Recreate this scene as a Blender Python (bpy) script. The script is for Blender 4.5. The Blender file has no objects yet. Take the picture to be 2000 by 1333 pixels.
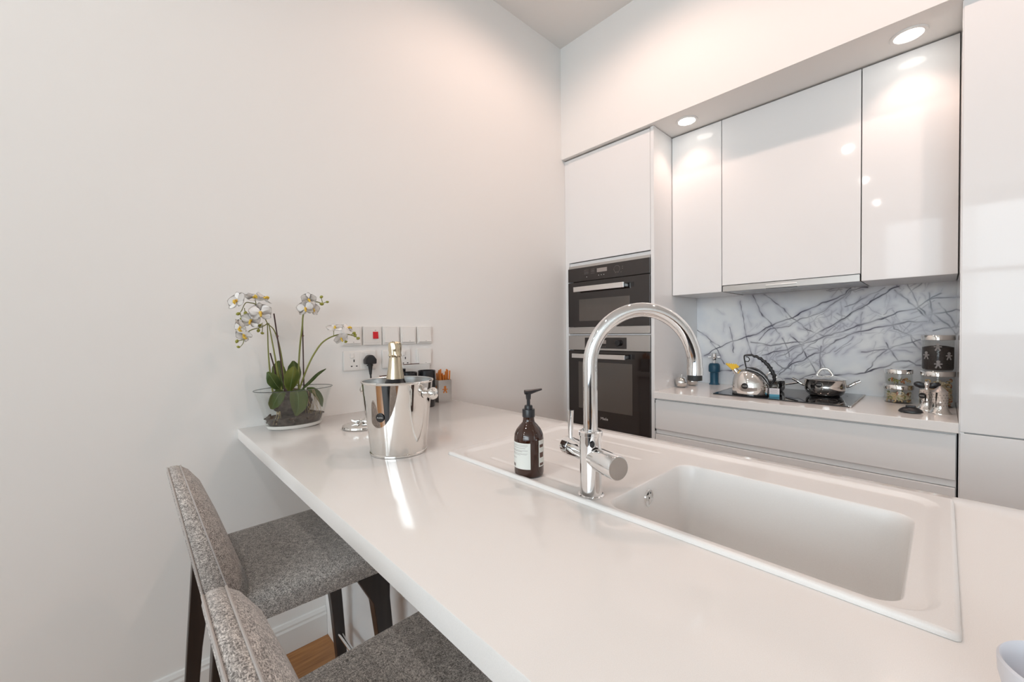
import bpy, bmesh, math, random
import numpy as np
from mathutils import Vector, Matrix

# ------------------------------------------------------------------ scene, camera, light, exposure
S = bpy.context.scene
C = S.collection
PI = math.pi

yaw, pitch, roll = (math.radians(a) for a in (46.8164, -1.0988, -0.6292))
fw = Vector((-math.sin(yaw)*math.cos(pitch), math.cos(yaw)*math.cos(pitch), math.sin(pitch)))
r0 = Vector((math.cos(yaw), math.sin(yaw), 0)); u0 = r0.cross(fw)
rr = r0*math.cos(roll) + u0*math.sin(roll); uu = u0*math.cos(roll) - r0*math.sin(roll)
cd = bpy.data.cameras.new('camera'); cam = bpy.data.objects.new('camera', cd); C.objects.link(cam)
cd.sensor_width = 36; cd.lens = 791.2*36/2000; cd.clip_start = 0.02
cam.matrix_world = Matrix(((rr.x, uu.x, -fw.x, 1.789), (rr.y, uu.y, -fw.y, 0), (rr.z, uu.z, -fw.z, 1.2631), (0, 0, 0, 1)))
S.camera = cam

VS = S.view_settings
VS.view_transform = 'Standard'; VS.look = 'None'; VS.gamma = 1; VS.use_curve_mapping = False
VS.exposure = 0.0
try: S.cycles.caustics_reflective = False
except Exception: pass

W = bpy.data.worlds.new('world'); S.world = W; W.use_nodes = True
bg = W.node_tree.nodes['Background']; bg.inputs[0].default_value = (0.80, 0.90, 1.0, 1); bg.inputs[1].default_value = 2.2

DAY_POWER = 178.0        # daylight arriving at the big window behind the camera
WARM = (1.0, 0.70, 0.58)
ROOM_POWER = 22.0        # each lamp of the living area behind the camera
ROOMC = (1.0, 0.95, 0.90)
LAMP_POWER = 26.0        # each recessed ceiling lamp
SOFFIT_POWER = 2.7       # the two small lamps over the hob run

def area(name, loc, rot, sx, sy, power, col):
    l = bpy.data.lights.new(name, 'AREA'); l.shape = 'RECTANGLE'; l.size = sx; l.size_y = sy
    l.energy = power; l.color = col
    o = bpy.data.objects.new(name, l); o.location = loc; o.rotation_euler = rot; C.objects.link(o)
    return o
area('window_front_offscreen', (3.6, -4.75, 2.13), (PI/2, 0, 0), 5.2, 1.9, DAY_POWER, (0.83, 0.95, 1.0))

ZT = 0.92          # worktop height
YT = 2.189         # fronts of the tall cabinets
YU = 2.4105        # fronts of the wall cabinets
YB = 2.775         # splashback face
ZS = 2.4394        # soffit
ZC = 3.185         # ceiling
YSOF = 2.159
XP = 1.829         # left side of the tall cabinet on the right
YPN, YPF = 0.2793, 1.2152
ZPB = 0.8827

# ------------------------------------------------------------------ materials
MATS = {}
def mat(name, col=(.8, .8, .8), rough=.5, metal=0, spec=.5, coat=0, coatr=.03, sheen=0, emit=None, es=0, alpha=None):
    m = bpy.data.materials.new(name); m.use_nodes = True
    b = m.node_tree.nodes['Principled BSDF']
    b.inputs['Base Color'].default_value = (*col, 1)
    b.inputs['Roughness'].default_value = rough
    b.inputs['Metallic'].default_value = metal
    b.inputs['Specular IOR Level'].default_value = spec
    b.inputs['Coat Weight'].default_value = coat; b.inputs['Coat Roughness'].default_value = coatr
    b.inputs['Sheen Weight'].default_value = sheen
    if emit:
        b.inputs['Emission Color'].default_value = (*emit, 1); b.inputs['Emission Strength'].default_value = es
    MATS[name] = m
    return m
def nt(m):
    t = m.node_tree
    return t, t.nodes, t.links, t.nodes['Principled BSDF']
def noise_bump(m, scale=200, strength=.05, dist=.001, detail=2):
    t, n, l, b = nt(m)
    tc = n.new('ShaderNodeTexCoord'); no = n.new('ShaderNodeTexNoise'); bu = n.new('ShaderNodeBump')
    no.inputs['Scale'].default_value = scale; no.inputs['Detail'].default_value = detail
    bu.inputs['Strength'].default_value = strength; bu.inputs['Distance'].default_value = dist
    l.new(tc.outputs['Object'], no.inputs['Vector']); l.new(no.outputs['Fac'], bu.inputs['Height']); l.new(bu.outputs[0], b.inputs['Normal'])
def noise_col(m, c1, c2, scale=20, vec=(1, 1, 1), detail=4, lo=.35, hi=.65, bump=0, bdist=.001):
    t, n, l, b = nt(m)
    tc = n.new('ShaderNodeTexCoord'); mp = n.new('ShaderNodeMapping'); no = n.new('ShaderNodeTexNoise'); cr = n.new('ShaderNodeValToRGB')
    mp.inputs['Scale'].default_value = vec
    no.inputs['Scale'].default_value = scale; no.inputs['Detail'].default_value = detail
    cr.color_ramp.elements[0].position = lo; cr.color_ramp.elements[0].color = (*c1, 1)
    cr.color_ramp.elements[1].position = hi; cr.color_ramp.elements[1].color = (*c2, 1)
    l.new(tc.outputs['Object'], mp.inputs['Vector']); l.new(mp.outputs[0], no.inputs['Vector'])
    l.new(no.outputs['Fac'], cr.inputs['Fac']); l.new(cr.outputs[0], b.inputs['Base Color'])
    if bump:
        bu = n.new('ShaderNodeBump'); bu.inputs['Strength'].default_value = bump; bu.inputs['Distance'].default_value = bdist
        l.new(no.outputs['Fac'], bu.inputs['Height']); l.new(bu.outputs[0], b.inputs['Normal'])
def clear(name, col=(1, 1, 1), refl=.028, trans=(.975, .985, .98), rough=.0, edge=.55):
    m = bpy.data.materials.new(name); m.use_nodes = True
    t = m.node_tree; n = t.nodes; l = t.links
    n.remove(n['Principled BSDF']); out = n['Material Output']
    tr = n.new('ShaderNodeBsdfTransparent'); tr.inputs[0].default_value = (*trans, 1)
    gl = n.new('ShaderNodeBsdfGlossy'); gl.inputs['Color'].default_value = (*col, 1); gl.inputs['Roughness'].default_value = rough
    lw = n.new('ShaderNodeLayerWeight'); lw.inputs['Blend'].default_value = .5
    pw = n.new('ShaderNodeMath'); pw.operation = 'POWER'; pw.inputs[1].default_value = 3.2; l.new(lw.outputs['Facing'], pw.inputs[0])
    ma = n.new('ShaderNodeMath'); ma.operation = 'MULTIPLY_ADD'; ma.inputs[1].default_value = edge; ma.inputs[2].default_value = refl; l.new(pw.outputs[0], ma.inputs[0])
    mx = n.new('ShaderNodeMixShader')
    l.new(ma.outputs[0], mx.inputs[0]); l.new(tr.outputs[0], mx.inputs[1]); l.new(gl.outputs[0], mx.inputs[2]); l.new(mx.outputs[0], out.inputs[0])
    MATS[name] = m
    return m

mat('wall_paint', (.865, .855, .835), .6, spec=.3); noise_bump(MATS['wall_paint'], 300, .02)
mat('ceiling_paint', (.88, .87, .85), .7, spec=.2); noise_bump(MATS['ceiling_paint'], 300, .02)
mat('trim_paint', (.80, .79, .77), .35)
mat('lacquer', (.85, .845, .84), .045, spec=.27)
mat('lacquer_carcass', (.80, .79, .78), .25)
mat('plinth', (.55, .54, .52), .4)
mat('gap_dark', (.05, .05, .05), .6)
m = mat('quartz', (.84, .815, .79), .11, spec=.36, coat=0); noise_col(m, (.83, .805, .78), (.86, .835, .81), 900, detail=1)
m = mat('sink_white', (.82, .80, .78), .28, spec=.45); noise_col(m, (.81, .79, .77), (.83, .815, .795), 700, detail=1)
mat('chrome', (.86, .86, .86), .03, metal=1)
mat('steel_mirror', (.80, .78, .75), .035, metal=1)
mat('steel_warm', (.82, .80, .77), .05, metal=1)
mat('steel_inside', (.66, .66, .65), .30, metal=1)
m = mat('steel_brushed', (.54, .52, .50), .42, metal=1); noise_bump(m, 60, .02)
mat('steel_handle', (.80, .78, .76), .28, metal=1)
mat('knob_face', (.56, .54, .52), .35, metal=1)
mat('oven_glass', (.018, .013, .012), .05, spec=.6, coat=.3)
mat('oven_window', (.10, .085, .075), .10, spec=.6)
mat('oven_recess', (.02, .018, .017), .35)
mat('display', (.32, .28, .26), .2)
mat('print_white', (.65, .62, .60), .5)
mat('print_dim', (.22, .19, .18), .5)
mat('hob_glass', (.012, .013, .016), .04, spec=.6, coat=.4)
mat('black_plastic', (.014, .014, .016), .32)
mat('black_gloss', (.012, .012, .014), .08)
mat('black_rubber', (.02, .02, .02), .6)
mat('sticker_black', (.012, .012, .012), .4)
mat('sticker_text', (.6, .6, .58), .5)
mat('switch_white', (.82, .80, .77), .30)
mat('switch_red', (.62, .01, .02), .25)
mat('amber', (.035, .010, .004), .06, spec=.55, coat=.4)
mat('pump_black', (.02, .02, .023), .30)
m = mat('paper_label', (.76, .78, .74), .6)
mat('foil_gold', (.66, .56, .41), .22, metal=.9)
m = mat('foil_crinkle', (.74, .63, .45), .22, metal=.95); noise_bump(m, 60, .5, .004, 1)
m = mat('fabric', (.3, .28, .26), .9, spec=.15, sheen=.2)
t, n, l, b = nt(m)
tc = n.new('ShaderNodeTexCoord')
def fn(scale, vec, det=2):
    mp = n.new('ShaderNodeMapping'); mp.inputs['Scale'].default_value = vec
    no = n.new('ShaderNodeTexNoise'); no.inputs['Scale'].default_value = scale; no.inputs['Detail'].default_value = det
    l.new(tc.outputs['Object'], mp.inputs[0]); l.new(mp.outputs[0], no.inputs['Vector']); return no
na = fn(620, (1, .4, .8)); nb = fn(620, (.4, 1, .8)); nc = fn(90, (1, 1, 1), 3)
ad = n.new('ShaderNodeMath'); ad.operation = 'MAXIMUM'; l.new(na.outputs['Fac'], ad.inputs[0]); l.new(nb.outputs['Fac'], ad.inputs[1])
a2 = n.new('ShaderNodeMath'); a2.operation = 'MULTIPLY_ADD'; a2.inputs[1].default_value = .25; l.new(nc.outputs['Fac'], a2.inputs[0]); l.new(ad.outputs[0], a2.inputs[2])
cr = n.new('ShaderNodeValToRGB'); e = cr.color_ramp.elements
e[0].position = .54; e[0].color = (.15, .14, .132, 1); e[1].position = .86; e[1].color = (.80, .755, .71, 1)
x = e.new(.69); x.color = (.42, .39, .365, 1)
l.new(a2.outputs[0], cr.inputs[0]); l.new(cr.outputs[0], b.inputs['Base Color'])
bu = n.new('ShaderNodeBump'); bu.inputs['Strength'].default_value = .5; bu.inputs['Distance'].default_value = .001
l.new(a2.outputs[0], bu.inputs['Height']); l.new(bu.outputs[0], b.inputs['Normal'])
mat('piping', (.44, .41, .39), .9, spec=.1)
m = mat('dark_wood', (.022, .016, .015), .35); noise_col(m, (.016, .012, .011), (.034, .025, .022), 30, (1, 1, .08), 3)
m = mat('oak', (.32, .17, .07), .38); noise_col(m, (.26, .10, .028), (.46, .215, .075), 9, (9, .7, 1), 5, .3, .7, .08)
m = mat('oak_light', (.34, .18, .075), .38); noise_col(m, (.30, .125, .036), (.52, .26, .095), 8, (9, .7, 1), 5, .3, .7, .08)
mat('floor_base', (.08, .05, .03), .8)
clear('clear_glass')
clear('window_glass', refl=.03, trans=(1, 1, 1))
clear('rim_glass', refl=.10, trans=(.45, .50, .50), edge=.5)
mat('window_frame', (.10, .10, .11), .4)
m = bpy.data.materials.new('sheer'); m.use_nodes = True
t = m.node_tree; t.nodes.remove(t.nodes['Principled BSDF'])
a = t.nodes.new('ShaderNodeBsdfTransparent'); d = t.nodes.new('ShaderNodeBsdfTranslucent'); mx = t.nodes.new('ShaderNodeMixShader')
d.inputs[0].default_value = (.9, .9, .9, 1); mx.inputs[0].default_value = .45
t.links.new(a.outputs[0], mx.inputs[1]); t.links.new(d.outputs[0], mx.inputs[2]); t.links.new(mx.outputs[0], t.nodes['Material Output'].inputs[0]); MATS['sheer'] = m
mat('lamp_glow', (1, 1, 1), .5, emit=(1, .93, .84), es=9)
m = mat('petal', (.94, .93, .92), .5, spec=.3)
t, n, l, b = nt(m); tl = n.new('ShaderNodeBsdfTranslucent'); tl.inputs[0].default_value = (.95, .94, .92, 1); mx = n.new('ShaderNodeMixShader'); mx.inputs[0].default_value = .4
l.new(b.outputs[0], mx.inputs[1]); l.new(tl.outputs[0], mx.inputs[2]); l.new(mx.outputs[0], n['Material Output'].inputs[0])
mat('lip_yellow', (.75, .50, .06), .5)
mat('lip_red', (.35, .10, .03), .5)
m = mat('leaf_green', (.10, .16, .045), .38); noise_col(m, (.07, .13, .03), (.15, .20, .05), 30, (1, 1, .3), 3)
m = mat('leaf_bright', (.20, .24, .05), .38); noise_col(m, (.14, .19, .035), (.27, .29, .06), 30, (1, 1, .3), 3)
mat('leaf_vein', (.17, .24, .09), .45)
mat('stem_green', (.20, .21, .05), .5)
mat('stake', (.055, .022, .02), .5)
mat('bud', (.27, .27, .035), .4)
mat('root_tan', (.36, .27, .14), .7)
m = mat('bark', (.06, .045, .035), .8); noise_col(m, (.035, .027, .022), (.13, .10, .08), 60, (1, 1, 1), 4, .35, .7, .6, .004)
mat('pot_base', (.74, .72, .69), .2)
mat('yellow_plastic', (.80, .52, .03), .4)
mat('blue_body', (.012, .075, .13), .4)
mat('card_white', (.72, .68, .70), .5)
mat('card_blue', (.05, .28, .40), .5)
mat('straw', (.62, .20, .03), .5)
mat('pasta', (.62, .42, .20), .6); mat('pasta_red', (.55, .18, .06), .6); mat('pasta_green', (.30, .30, .10), .6); mat('pasta_cream', (.72, .58, .38), .6)
m = mat('coffee', (.028, .02, .017), .8); noise_bump(m, 250, .6, .003)
mat('etched', (.36, .34, .33), .7)
mat('white_box', (.70, .70, .68), .4)
mat('brown_edge', (.12, .06, .045), .5)
mat('cup_black', (.015, .015, .017), .15)
mat('box_steel', (.52, .51, .50), .22, metal=1)
mat('vent_dark', (.05, .045, .045), .5)
mat('filter_metal', (.52, .51, .50), .35, metal=1)
m = mat('added_rug_dark', (.05, .05, .055), .95); noise_col(m, (.035, .035, .04), (.075, .075, .08), 300, detail=2)
m = mat('added_sofa_dark', (.06, .062, .068), .9); noise_col(m, (.045, .046, .05), (.085, .087, .095), 260, detail=2)
mat('ceramic_white', (.72, .73, .78), .35)

# marble: white-lilac ground, vein depth stored per vertex by the builder
m = mat('marble', (.7, .7, .72), .16, spec=.4)
t, n, l, b = nt(m)
at = n.new('ShaderNodeAttribute'); at.attribute_name = 'vein'
tc = n.new('ShaderNodeTexCoord'); no = n.new('ShaderNodeTexNoise'); no.inputs['Scale'].default_value = 7; no.inputs['Detail'].default_value = 6
l.new(tc.outputs['Object'], no.inputs['Vector'])
c1 = n.new('ShaderNodeValToRGB'); c1.color_ramp.elements[0].position = .35; c1.color_ramp.elements[0].color = (.82, .835, .875, 1)
c1.color_ramp.elements[1].position = .62; c1.color_ramp.elements[1].color = (.93, .925, .92, 1)
l.new(no.outputs['Fac'], c1.inputs[0])
sep = n.new('ShaderNodeSeparateColor'); l.new(at.outputs['Color'], sep.inputs[0])
m1 = n.new('ShaderNodeMix'); m1.data_type = 'RGBA'; l.new(sep.outputs[1], m1.inputs[0]); l.new(c1.outputs[0], m1.inputs[6]); m1.inputs[7].default_value = (.36, .34, .44, 1)
m2 = n.new('ShaderNodeMix'); m2.data_type = 'RGBA'; l.new(sep.outputs[0], m2.inputs[0]); l.new(m1.outputs[2], m2.inputs[6]); m2.inputs[7].default_value = (.035, .028, .06, 1)
l.new(m2.outputs[2], b.inputs['Base Color'])

# ------------------------------------------------------------------ mesh helpers
def link(name, me, m, parent=None, loc=(0, 0, 0), rot=(0, 0, 0), kind=None):
    o = bpy.data.objects.new(name, me); C.objects.link(o)
    if m is not None and hasattr(me, 'materials') and len(me.materials) == 0:
        me.materials.append(MATS[m] if isinstance(m, str) else m)
    o.location = loc; o.rotation_euler = rot
    if parent: o.parent = parent
    if kind: o['kind'] = kind
    return o
def fin(bm, name, smooth=True, ang=35):
    me = bpy.data.meshes.new(name)
    bmesh.ops.recalc_face_normals(bm, faces=bm.faces)
    if smooth:
        for f in bm.faces: f.smooth = True
        lim = math.radians(ang)
        for e in bm.edges:
            if len(e.link_faces) == 2 and e.calc_face_angle(0) > lim: e.smooth = False
    bm.to_mesh(me); bm.free()
    return me
def obj(name, bm, m, parent=None, loc=(0, 0, 0), rot=(0, 0, 0), smooth=True, ang=35, kind=None):
    return link(name, fin(bm, name, smooth, ang), m, parent, loc, rot, kind)
def thing(name, label, cat, loc=(0, 0, 0), rz=0, group=None):
    o = bpy.data.objects.new(name, None); C.objects.link(o); o.empty_display_size = .05
    o.location = loc; o.rotation_euler = (0, 0, rz); tag(o, label, cat, group)
    return o
def tag(o, label, cat, group=None):
    o['label'] = label; o['category'] = cat
    if group: o['group'] = group
    return o
def struct(name, bm, m, **k):
    o = obj(name, bm, m, **k); o['kind'] = 'structure'; return o

def box(x0, y0, z0, x1, y1, z1, bev=0, seg=2, bm=None):
    own = bm is None
    b = bmesh.new()
    vs = [b.verts.new((x, y, z)) for x in (x0, x1) for y in (y0, y1) for z in (z0, z1)]
    for f in ((0, 1, 3, 2), (4, 6, 7, 5), (0, 4, 5, 1), (2, 3, 7, 6), (0, 2, 6, 4), (1, 5, 7, 3)): b.faces.new([vs[i] for i in f])
    if bev: bmesh.ops.bevel(b, geom=b.edges[:], offset=bev, segments=seg, profile=.5, affect='EDGES')
    if own:
        for e in b.edges: e.smooth = False
        return b
    merge(bm, b); return bm
def merge(a, b, M=None):
    if M is not None: bmesh.ops.transform(b, matrix=M, verts=b.verts)
    mp = {v: a.verts.new(v.co) for v in b.verts}
    for f in b.faces:
        try: a.faces.new([mp[v] for v in f.verts])
        except ValueError: pass
    b.free(); return a
def lathe(prof, n=48, sx=1, sy=1, closed=False):
    b = bmesh.new(); rings = []
    for r, z in prof:
        if r < 1e-6: rings.append([b.verts.new((0, 0, z))])
        else: rings.append([b.verts.new((r*sx*math.cos(2*PI*i/n), r*sy*math.sin(2*PI*i/n), z)) for i in range(n)])
    prs = list(zip(rings, rings[1:])) + ([(rings[-1], rings[0])] if closed else [])
    for p, q in prs:
        for i in range(n):
            j = (i+1) % n
            if len(p) == 1 and len(q) == 1: continue
            if len(p) == 1: b.faces.new((p[0], q[j], q[i]))
            elif len(q) == 1: b.faces.new((p[i], p[j], q[0]))
            else: b.faces.new((p[i], p[j], q[j], q[i]))
    return b
def catmull(P, k=6):
    P = [Vector(p) for p in P]
    if len(P) < 3: return P
    Q = [P[0]*2-P[1]] + P + [P[-1]*2-P[-2]]; out = []
    for i in range(1, len(Q)-2):
        for s in range(k):
            u = s/k; a, b_, c, d = Q[i-1:i+3]
            out.append(.5*((2*b_)+(c-a)*u+(2*a-5*b_+4*c-d)*u*u+(3*b_-a-3*c+d)*u**3))
    out.append(P[-1]); return out
def tube(P, r, n=10, bm=None, flat=1.0, up=None):
    """round tube through P; r a number or a list; flat squashes the section along the second axis"""
    P = [Vector(p) for p in P]; b = bmesh.new() if bm is None else bm
    R = r if isinstance(r, (list, tuple)) else [r]*len(P)
    if len(R) != len(P):
        R = [R[0] + 0 for _ in P] if len(R) == 1 else [float(np.interp(i/(len(P)-1), np.linspace(0, 1, len(R)), R)) for i in range(len(P))]
    T = [(P[min(i+1, len(P)-1)]-P[max(i-1, 0)]).normalized() for i in range(len(P))]
    ref = Vector(up) if up else (Vector((0, 0, 1)) if abs(T[0].z) < .9 else Vector((1, 0, 0)))
    nrm = (ref - T[0]*ref.dot(T[0])).normalized(); rings = []
    for i, p in enumerate(P):
        nrm = (nrm - T[i]*nrm.dot(T[i])).normalized(); bi = T[i].cross(nrm)
        rings.append([b.verts.new(p + R[i]*(nrm*math.cos(2*PI*k/n) + bi*flat*math.sin(2*PI*k/n))) for k in range(n)])
    for p, q in zip(rings, rings[1:]):
        for i in range(n): b.faces.new((p[i], p[(i+1) % n], q[(i+1) % n], q[i]))
    b.faces.new(rings[0][::-1]); b.faces.new(rings[-1])
    return b
def prism(poly, y0, y1, bev=0):
    """polygon in (x,z) extruded along y"""
    b = bmesh.new(); A = [b.verts.new((x, y0, z)) for x, z in poly]; B = [b.verts.new((x, y1, z)) for x, z in poly]
    b.faces.new(A); b.faces.new(B[::-1])
    for i in range(len(A)):
        j = (i+1) % len(A); b.faces.new((A[i], B[i], B[j], A[j]))
    if bev: bmesh.ops.bevel(b, geom=b.edges[:], offset=bev, segments=2, profile=.5, affect='EDGES')
    return b
def text_mesh(name, s, size, ext=.0002):
    cu = bpy.data.curves.new(name, 'FONT'); cu.body = s; cu.size = size; cu.align_x = 'CENTER'; cu.align_y = 'CENTER'; cu.extrude = ext; cu.resolution_u = 2
    o = bpy.data.objects.new(name, cu); C.objects.link(o); bpy.context.view_layer.update()
    me = bpy.data.meshes.new_from_object(o); bpy.data.objects.remove(o); return me
def copy_tree(o, parent=None):
    c = o.copy(); C.objects.link(c); c.parent = parent
    for ch in list(o.children): copy_tree(ch, c)
    return c
def rrect(x0, y0, x1, y1, r, n):
    """n points of a rounded rectangle, counter-clockwise, evenly by polar angle about its middle"""
    cx, cy, hx, hy = (x0+x1)/2, (y0+y1)/2, (x1-x0)/2, (y1-y0)/2; out = []
    for i in range(n):
        out.append(rrect_ray(cx, cy, x0, y0, x1, y1, r, 2*PI*i/n))
    return out
def sdf_rr(x, y, x0, y0, x1, y1, r):
    qx = abs(x-(x0+x1)/2)-(x1-x0)/2+r; qy = abs(y-(y0+y1)/2)-(y1-y0)/2+r
    return math.hypot(max(qx, 0), max(qy, 0))+min(max(qx, qy), 0)-r
def rrect_ray(cx, cy, x0, y0, x1, y1, r, a):
    lo, hi = 0., 3.; ca, sa = math.cos(a), math.sin(a)
    for _ in range(34):
        mid = (lo+hi)/2
        if sdf_rr(cx+mid*ca, cy+mid*sa, x0, y0, x1, y1, r) < 0: lo = mid
        else: hi = mid
    return (cx+lo*ca, cy+lo*sa)

# ------------------------------------------------------------------ the room
XR, YF = 6.5, -4.3
struct('wall_left', box(-.12, YF-.12, 0, 0, YB+.13, ZC), 'wall_paint', smooth=False)
struct('ceiling', box(-.12, YF-.12, ZC, XR+.12, YB+.13, ZC+.1), 'ceiling_paint', smooth=False)
struct('wall_back', box(0, YB+.012, 0, XR, YB+.13, ZC), 'wall_paint', smooth=False)
struct('trim_1', box(0, YSOF, ZS, XR, YB+.012, ZC), 'wall_paint', smooth=False)['label'] = 'white bulkhead above the kitchen cabinets'
struct('wall_right', box(XR, YF-.12, 0, XR+.12, YB+.13, ZC), 'wall_paint', smooth=False)
fl = struct('floor', box(-.12, YF-.12, -.06, XR+.12, YB+.13, -.014), 'floor_base', smooth=False)
random.seed(4)
pl = [fin(box(.0008, .0008, -.0139, .1792, 1.7992, 0, .0012, 1), 'plank', False) for _ in range(2)]
pl[0].materials.append(MATS['oak']); pl[1].materials.append(MATS['oak_light'])
nx = 36
for i in range(nx):
    off = (i*.61) % 1.8
    for j in range(5):
        y = YF-off+j*1.8
        if y > YB-.2: continue
        o = link('plank', pl[(i*7+j*3) % 2], None, fl, loc=(i*.18-.005, y, 0))
# wall behind the camera with the big window
WX0, WX1, WZ0, WZ1 = 1.06, 6.2, .45, 3.05
fb = box(0, YF-.12, 0, WX0, YF, ZC)
for q in ((WX1, YF-.12, 0, XR, YF, ZC), (WX0, YF-.12, 0, WX1, YF, WZ0), (WX0, YF-.12, WZ1, WX1, YF, ZC)): box(*q, bm=fb)
struct('wall_front', fb, 'wall_paint', smooth=False)
wf = bmesh.new()
for x in (WX0, 1.76, WX1-.06): box(x, YF-.09, WZ0, x+(.16 if x == 1.76 else .06), YF-.03, WZ1, bm=wf)
for x in (2.85, 3.9, 5.05): box(x, YF-.09, WZ0, x+.05, YF-.03, WZ1, bm=wf)
for z in (WZ0, 2.05, WZ1-.05): box(WX0, YF-.09, z, WX1, YF-.03, z+.06, bm=wf)
wo = struct('window_1', wf, 'window_frame', smooth=False)
for (a, b_) in ((1.12, 1.76), (1.92, 2.85), (2.90, 3.90), (3.95, 5.05), (5.10, 6.14)):
    for (z0, z1) in ((.51, 2.05), (2.11, 2.95)):
        obj('pane', box(a, YF-.064, z0, b_, YF-.058, z1), 'window_glass', wo, smooth=False)
def curtain(x0, x1, ph, label):
    b = bmesh.new(); N = 150; rows = []
    for z in (.04, 1.6, 3.12):
        rows.append([b.verts.new((x0+(x1-x0)*i/N, YF+.12+.03*math.sin(i*.62+ph)+.012*math.sin(i*.23+ph*2), z)) for i in range(N+1)])
    for p, q in zip(rows, rows[1:]):
        for i in range(N): b.faces.new((p[i], p[i+1], q[i+1], q[i]))
    o = obj('curtain', b, 'sheer'); o['label'] = label; o['category'] = 'curtain'; o['group'] = 'sheer curtains at the window'
curtain(.85, 2.1, .3, 'white sheer curtain hanging at the window, end by the plain white wall')
curtain(4.6, 6.35, 1.9, 'white sheer curtain hanging at the window, end by the room corner')
rod = thing('curtain_rail', 'slim white curtain rail above the window', 'curtain rail', (3.6, YF+.12, 3.14))
obj('rail', tube([(-2.8, 0, 0), (2.8, 0, 0)], .012), 'trim_paint', rod)
for x in (-2.6, 0, 2.6): obj('bracket', box(x-.01, -.12, -.008, x+.01, 0, .045, .002), 'trim_paint', rod)
# baseboards
def baseboard(name, y0, y1):
    poly = [(0, 0), (.016, 0), (.016, .088), (.012, .096), (.012, .104), (.006, .116), (0, .118)]
    return struct(name, prism(poly, y0, y1), 'trim_paint', ang=20)
baseboard('baseboard_left', YF, .576)

# ------------------------------------------------------------------ ceiling lamps
def lamp(loc, power, label, r=.045, spot=None, col=WARM, group=None, lname='lamp_light'):
    th = thing('downlight', label, 'downlight', loc, group=group)
    R = r*1.28
    obj('trim_ring', lathe([(r*.96, -.0005), (r, -.005), (R*.97, -.006), (R, -.003), (R, 0)], 40), 'trim_paint', th)
    obj('lens', lathe([(0, -.0026), (r*.985, -.0026)], 40), 'lamp_glow', th)
    ld = bpy.data.lights.new(lname, 'SPOT'); ld.energy = power; ld.color = col
    ld.spot_size = math.radians(spot or 168); ld.spot_blend = .6 if spot else .5; ld.shadow_soft_size = r*.8
    lo = bpy.data.objects.new(lname, ld); C.objects.link(lo); lo.parent = th; lo.location = (0, 0, -.02)
    return th
lamp((.80, 2.285, ZS), SOFFIT_POWER, 'recessed soffit downlight above the narrow cabinet door by the oven tower', spot=112)
lamp((1.686, 2.290, ZS), SOFFIT_POWER, 'recessed soffit downlight above the cabinet door by the tall panels', spot=112)
for x, nm in ((.80, 'aisle_lamp_by_wall_offscreen'), (2.20, 'aisle_lamp_by_tall_cabinet_offscreen')):
    lamp((x, 1.42, ZC), LAMP_POWER, 'round recessed ceiling downlight above the aisle between bar and hob run', group='aisle downlights', lname=nm)
for y, nm in ((-.7, 'room_lamp_by_bar_offscreen'), (-2.0, 'room_lamp_middle_offscreen'), (-3.36, 'room_lamp_by_window_offscreen')):
    lamp((1.09, y, ZC), ROOM_POWER, 'round recessed ceiling downlight above the open floor by the window', col=ROOMC, group='living area downlights', lname=nm)

# ------------------------------------------------------------------ tall oven cabinet
def door(par, x0, z0, x1, z1, y, th=.02, bev=.0015, name='door', m='lacquer'):
    return obj(name, box(x0, y, z0, x1, y+th, z1, bev), m, par)
t = thing('oven_cabinet', 'tall white gloss cabinet housing the two built-in ovens', 'cabinet', (0, 0, 0))
b = box(.032, YT+.022, .1, .046, YB, ZS-.004)
box(.632, YT, .1, .652, YB, ZS-.004, bm=b); box(.046, YB-.02, .1, .632, YB-.005, ZS-.004, bm=b)
for z in (.632, 1.2385, 1.709, ZS-.022): box(.046, YT+.022, z-.0035, .632, YB-.02, z+.0035, bm=b)
obj('carcass', b, 'lacquer_carcass', t, smooth=False)
obj('side_panel', box(.6325, YT-.0005, .0, .6525, YB-.001, ZS-.003, .001), 'lacquer', t)
obj('filler_strip', box(.001, YT+.004, 0, .034, YT+.022, ZS-.006, .001), 'lacquer', t)
door(t, .036, 1.735, .630, ZS-.008, YT, name='upper_door')
obj('light_rail', box(.036, YT+.010, 1.711, .630, YT+.03, 1.731, .001), 'lacquer', t)
obj('divider_strip', box(.036, YT-.001, 1.2445, .630, YT+.02, 1.2515, .0005), 'lacquer', t)
dr = door(t, .036, .115, .630, .625, YT, name='drawer_front')
obj('plinth', box(.036, YT+.06, 0, .630, YT+.08, .1), 'plinth', t, smooth=False)
# --- compact oven
def px_rect(x0, z0, x1, z1, y, th, m, par, name, bev=.0006): return obj(name, box(x0, y, z0, x1, y+th, z1, bev), m, par)
OX0, OX1 = .036, .630
o1 = thing('compact_oven', 'built-in compact black glass oven with touch panel, above the larger oven', 'oven', (0, 0, 0))
obj('housing', box(OX0+.02, YT+.02, 1.262, OX1-.02, YT+.5, 1.70), 'oven_recess', o1, smooth=False)
px_rect(OX0, 1.692, OX1, 1.7085, YT-.004, .022, 'steel_brushed', o1, 'top_trim')
cp = px_rect(OX0, 1.602, OX1, 1.6915, YT-.012, .03, 'oven_glass', o1, 'control_panel')
px_rect(.27, 1.647, .345, 1.672, YT-.0135, .002, 'display', cp, 'display', .0003)
for k in range(4):
    px_rect(.170, 1.645+k*.0085, .205, 1.6465+k*.0085, YT-.0128, .001, 'print_dim', cp, 'marking', 0)
    px_rect(.222, 1.645+k*.0085, .252, 1.6465+k*.0085, YT-.0128, .001, 'print_dim', cp, 'marking', 0)
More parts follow.
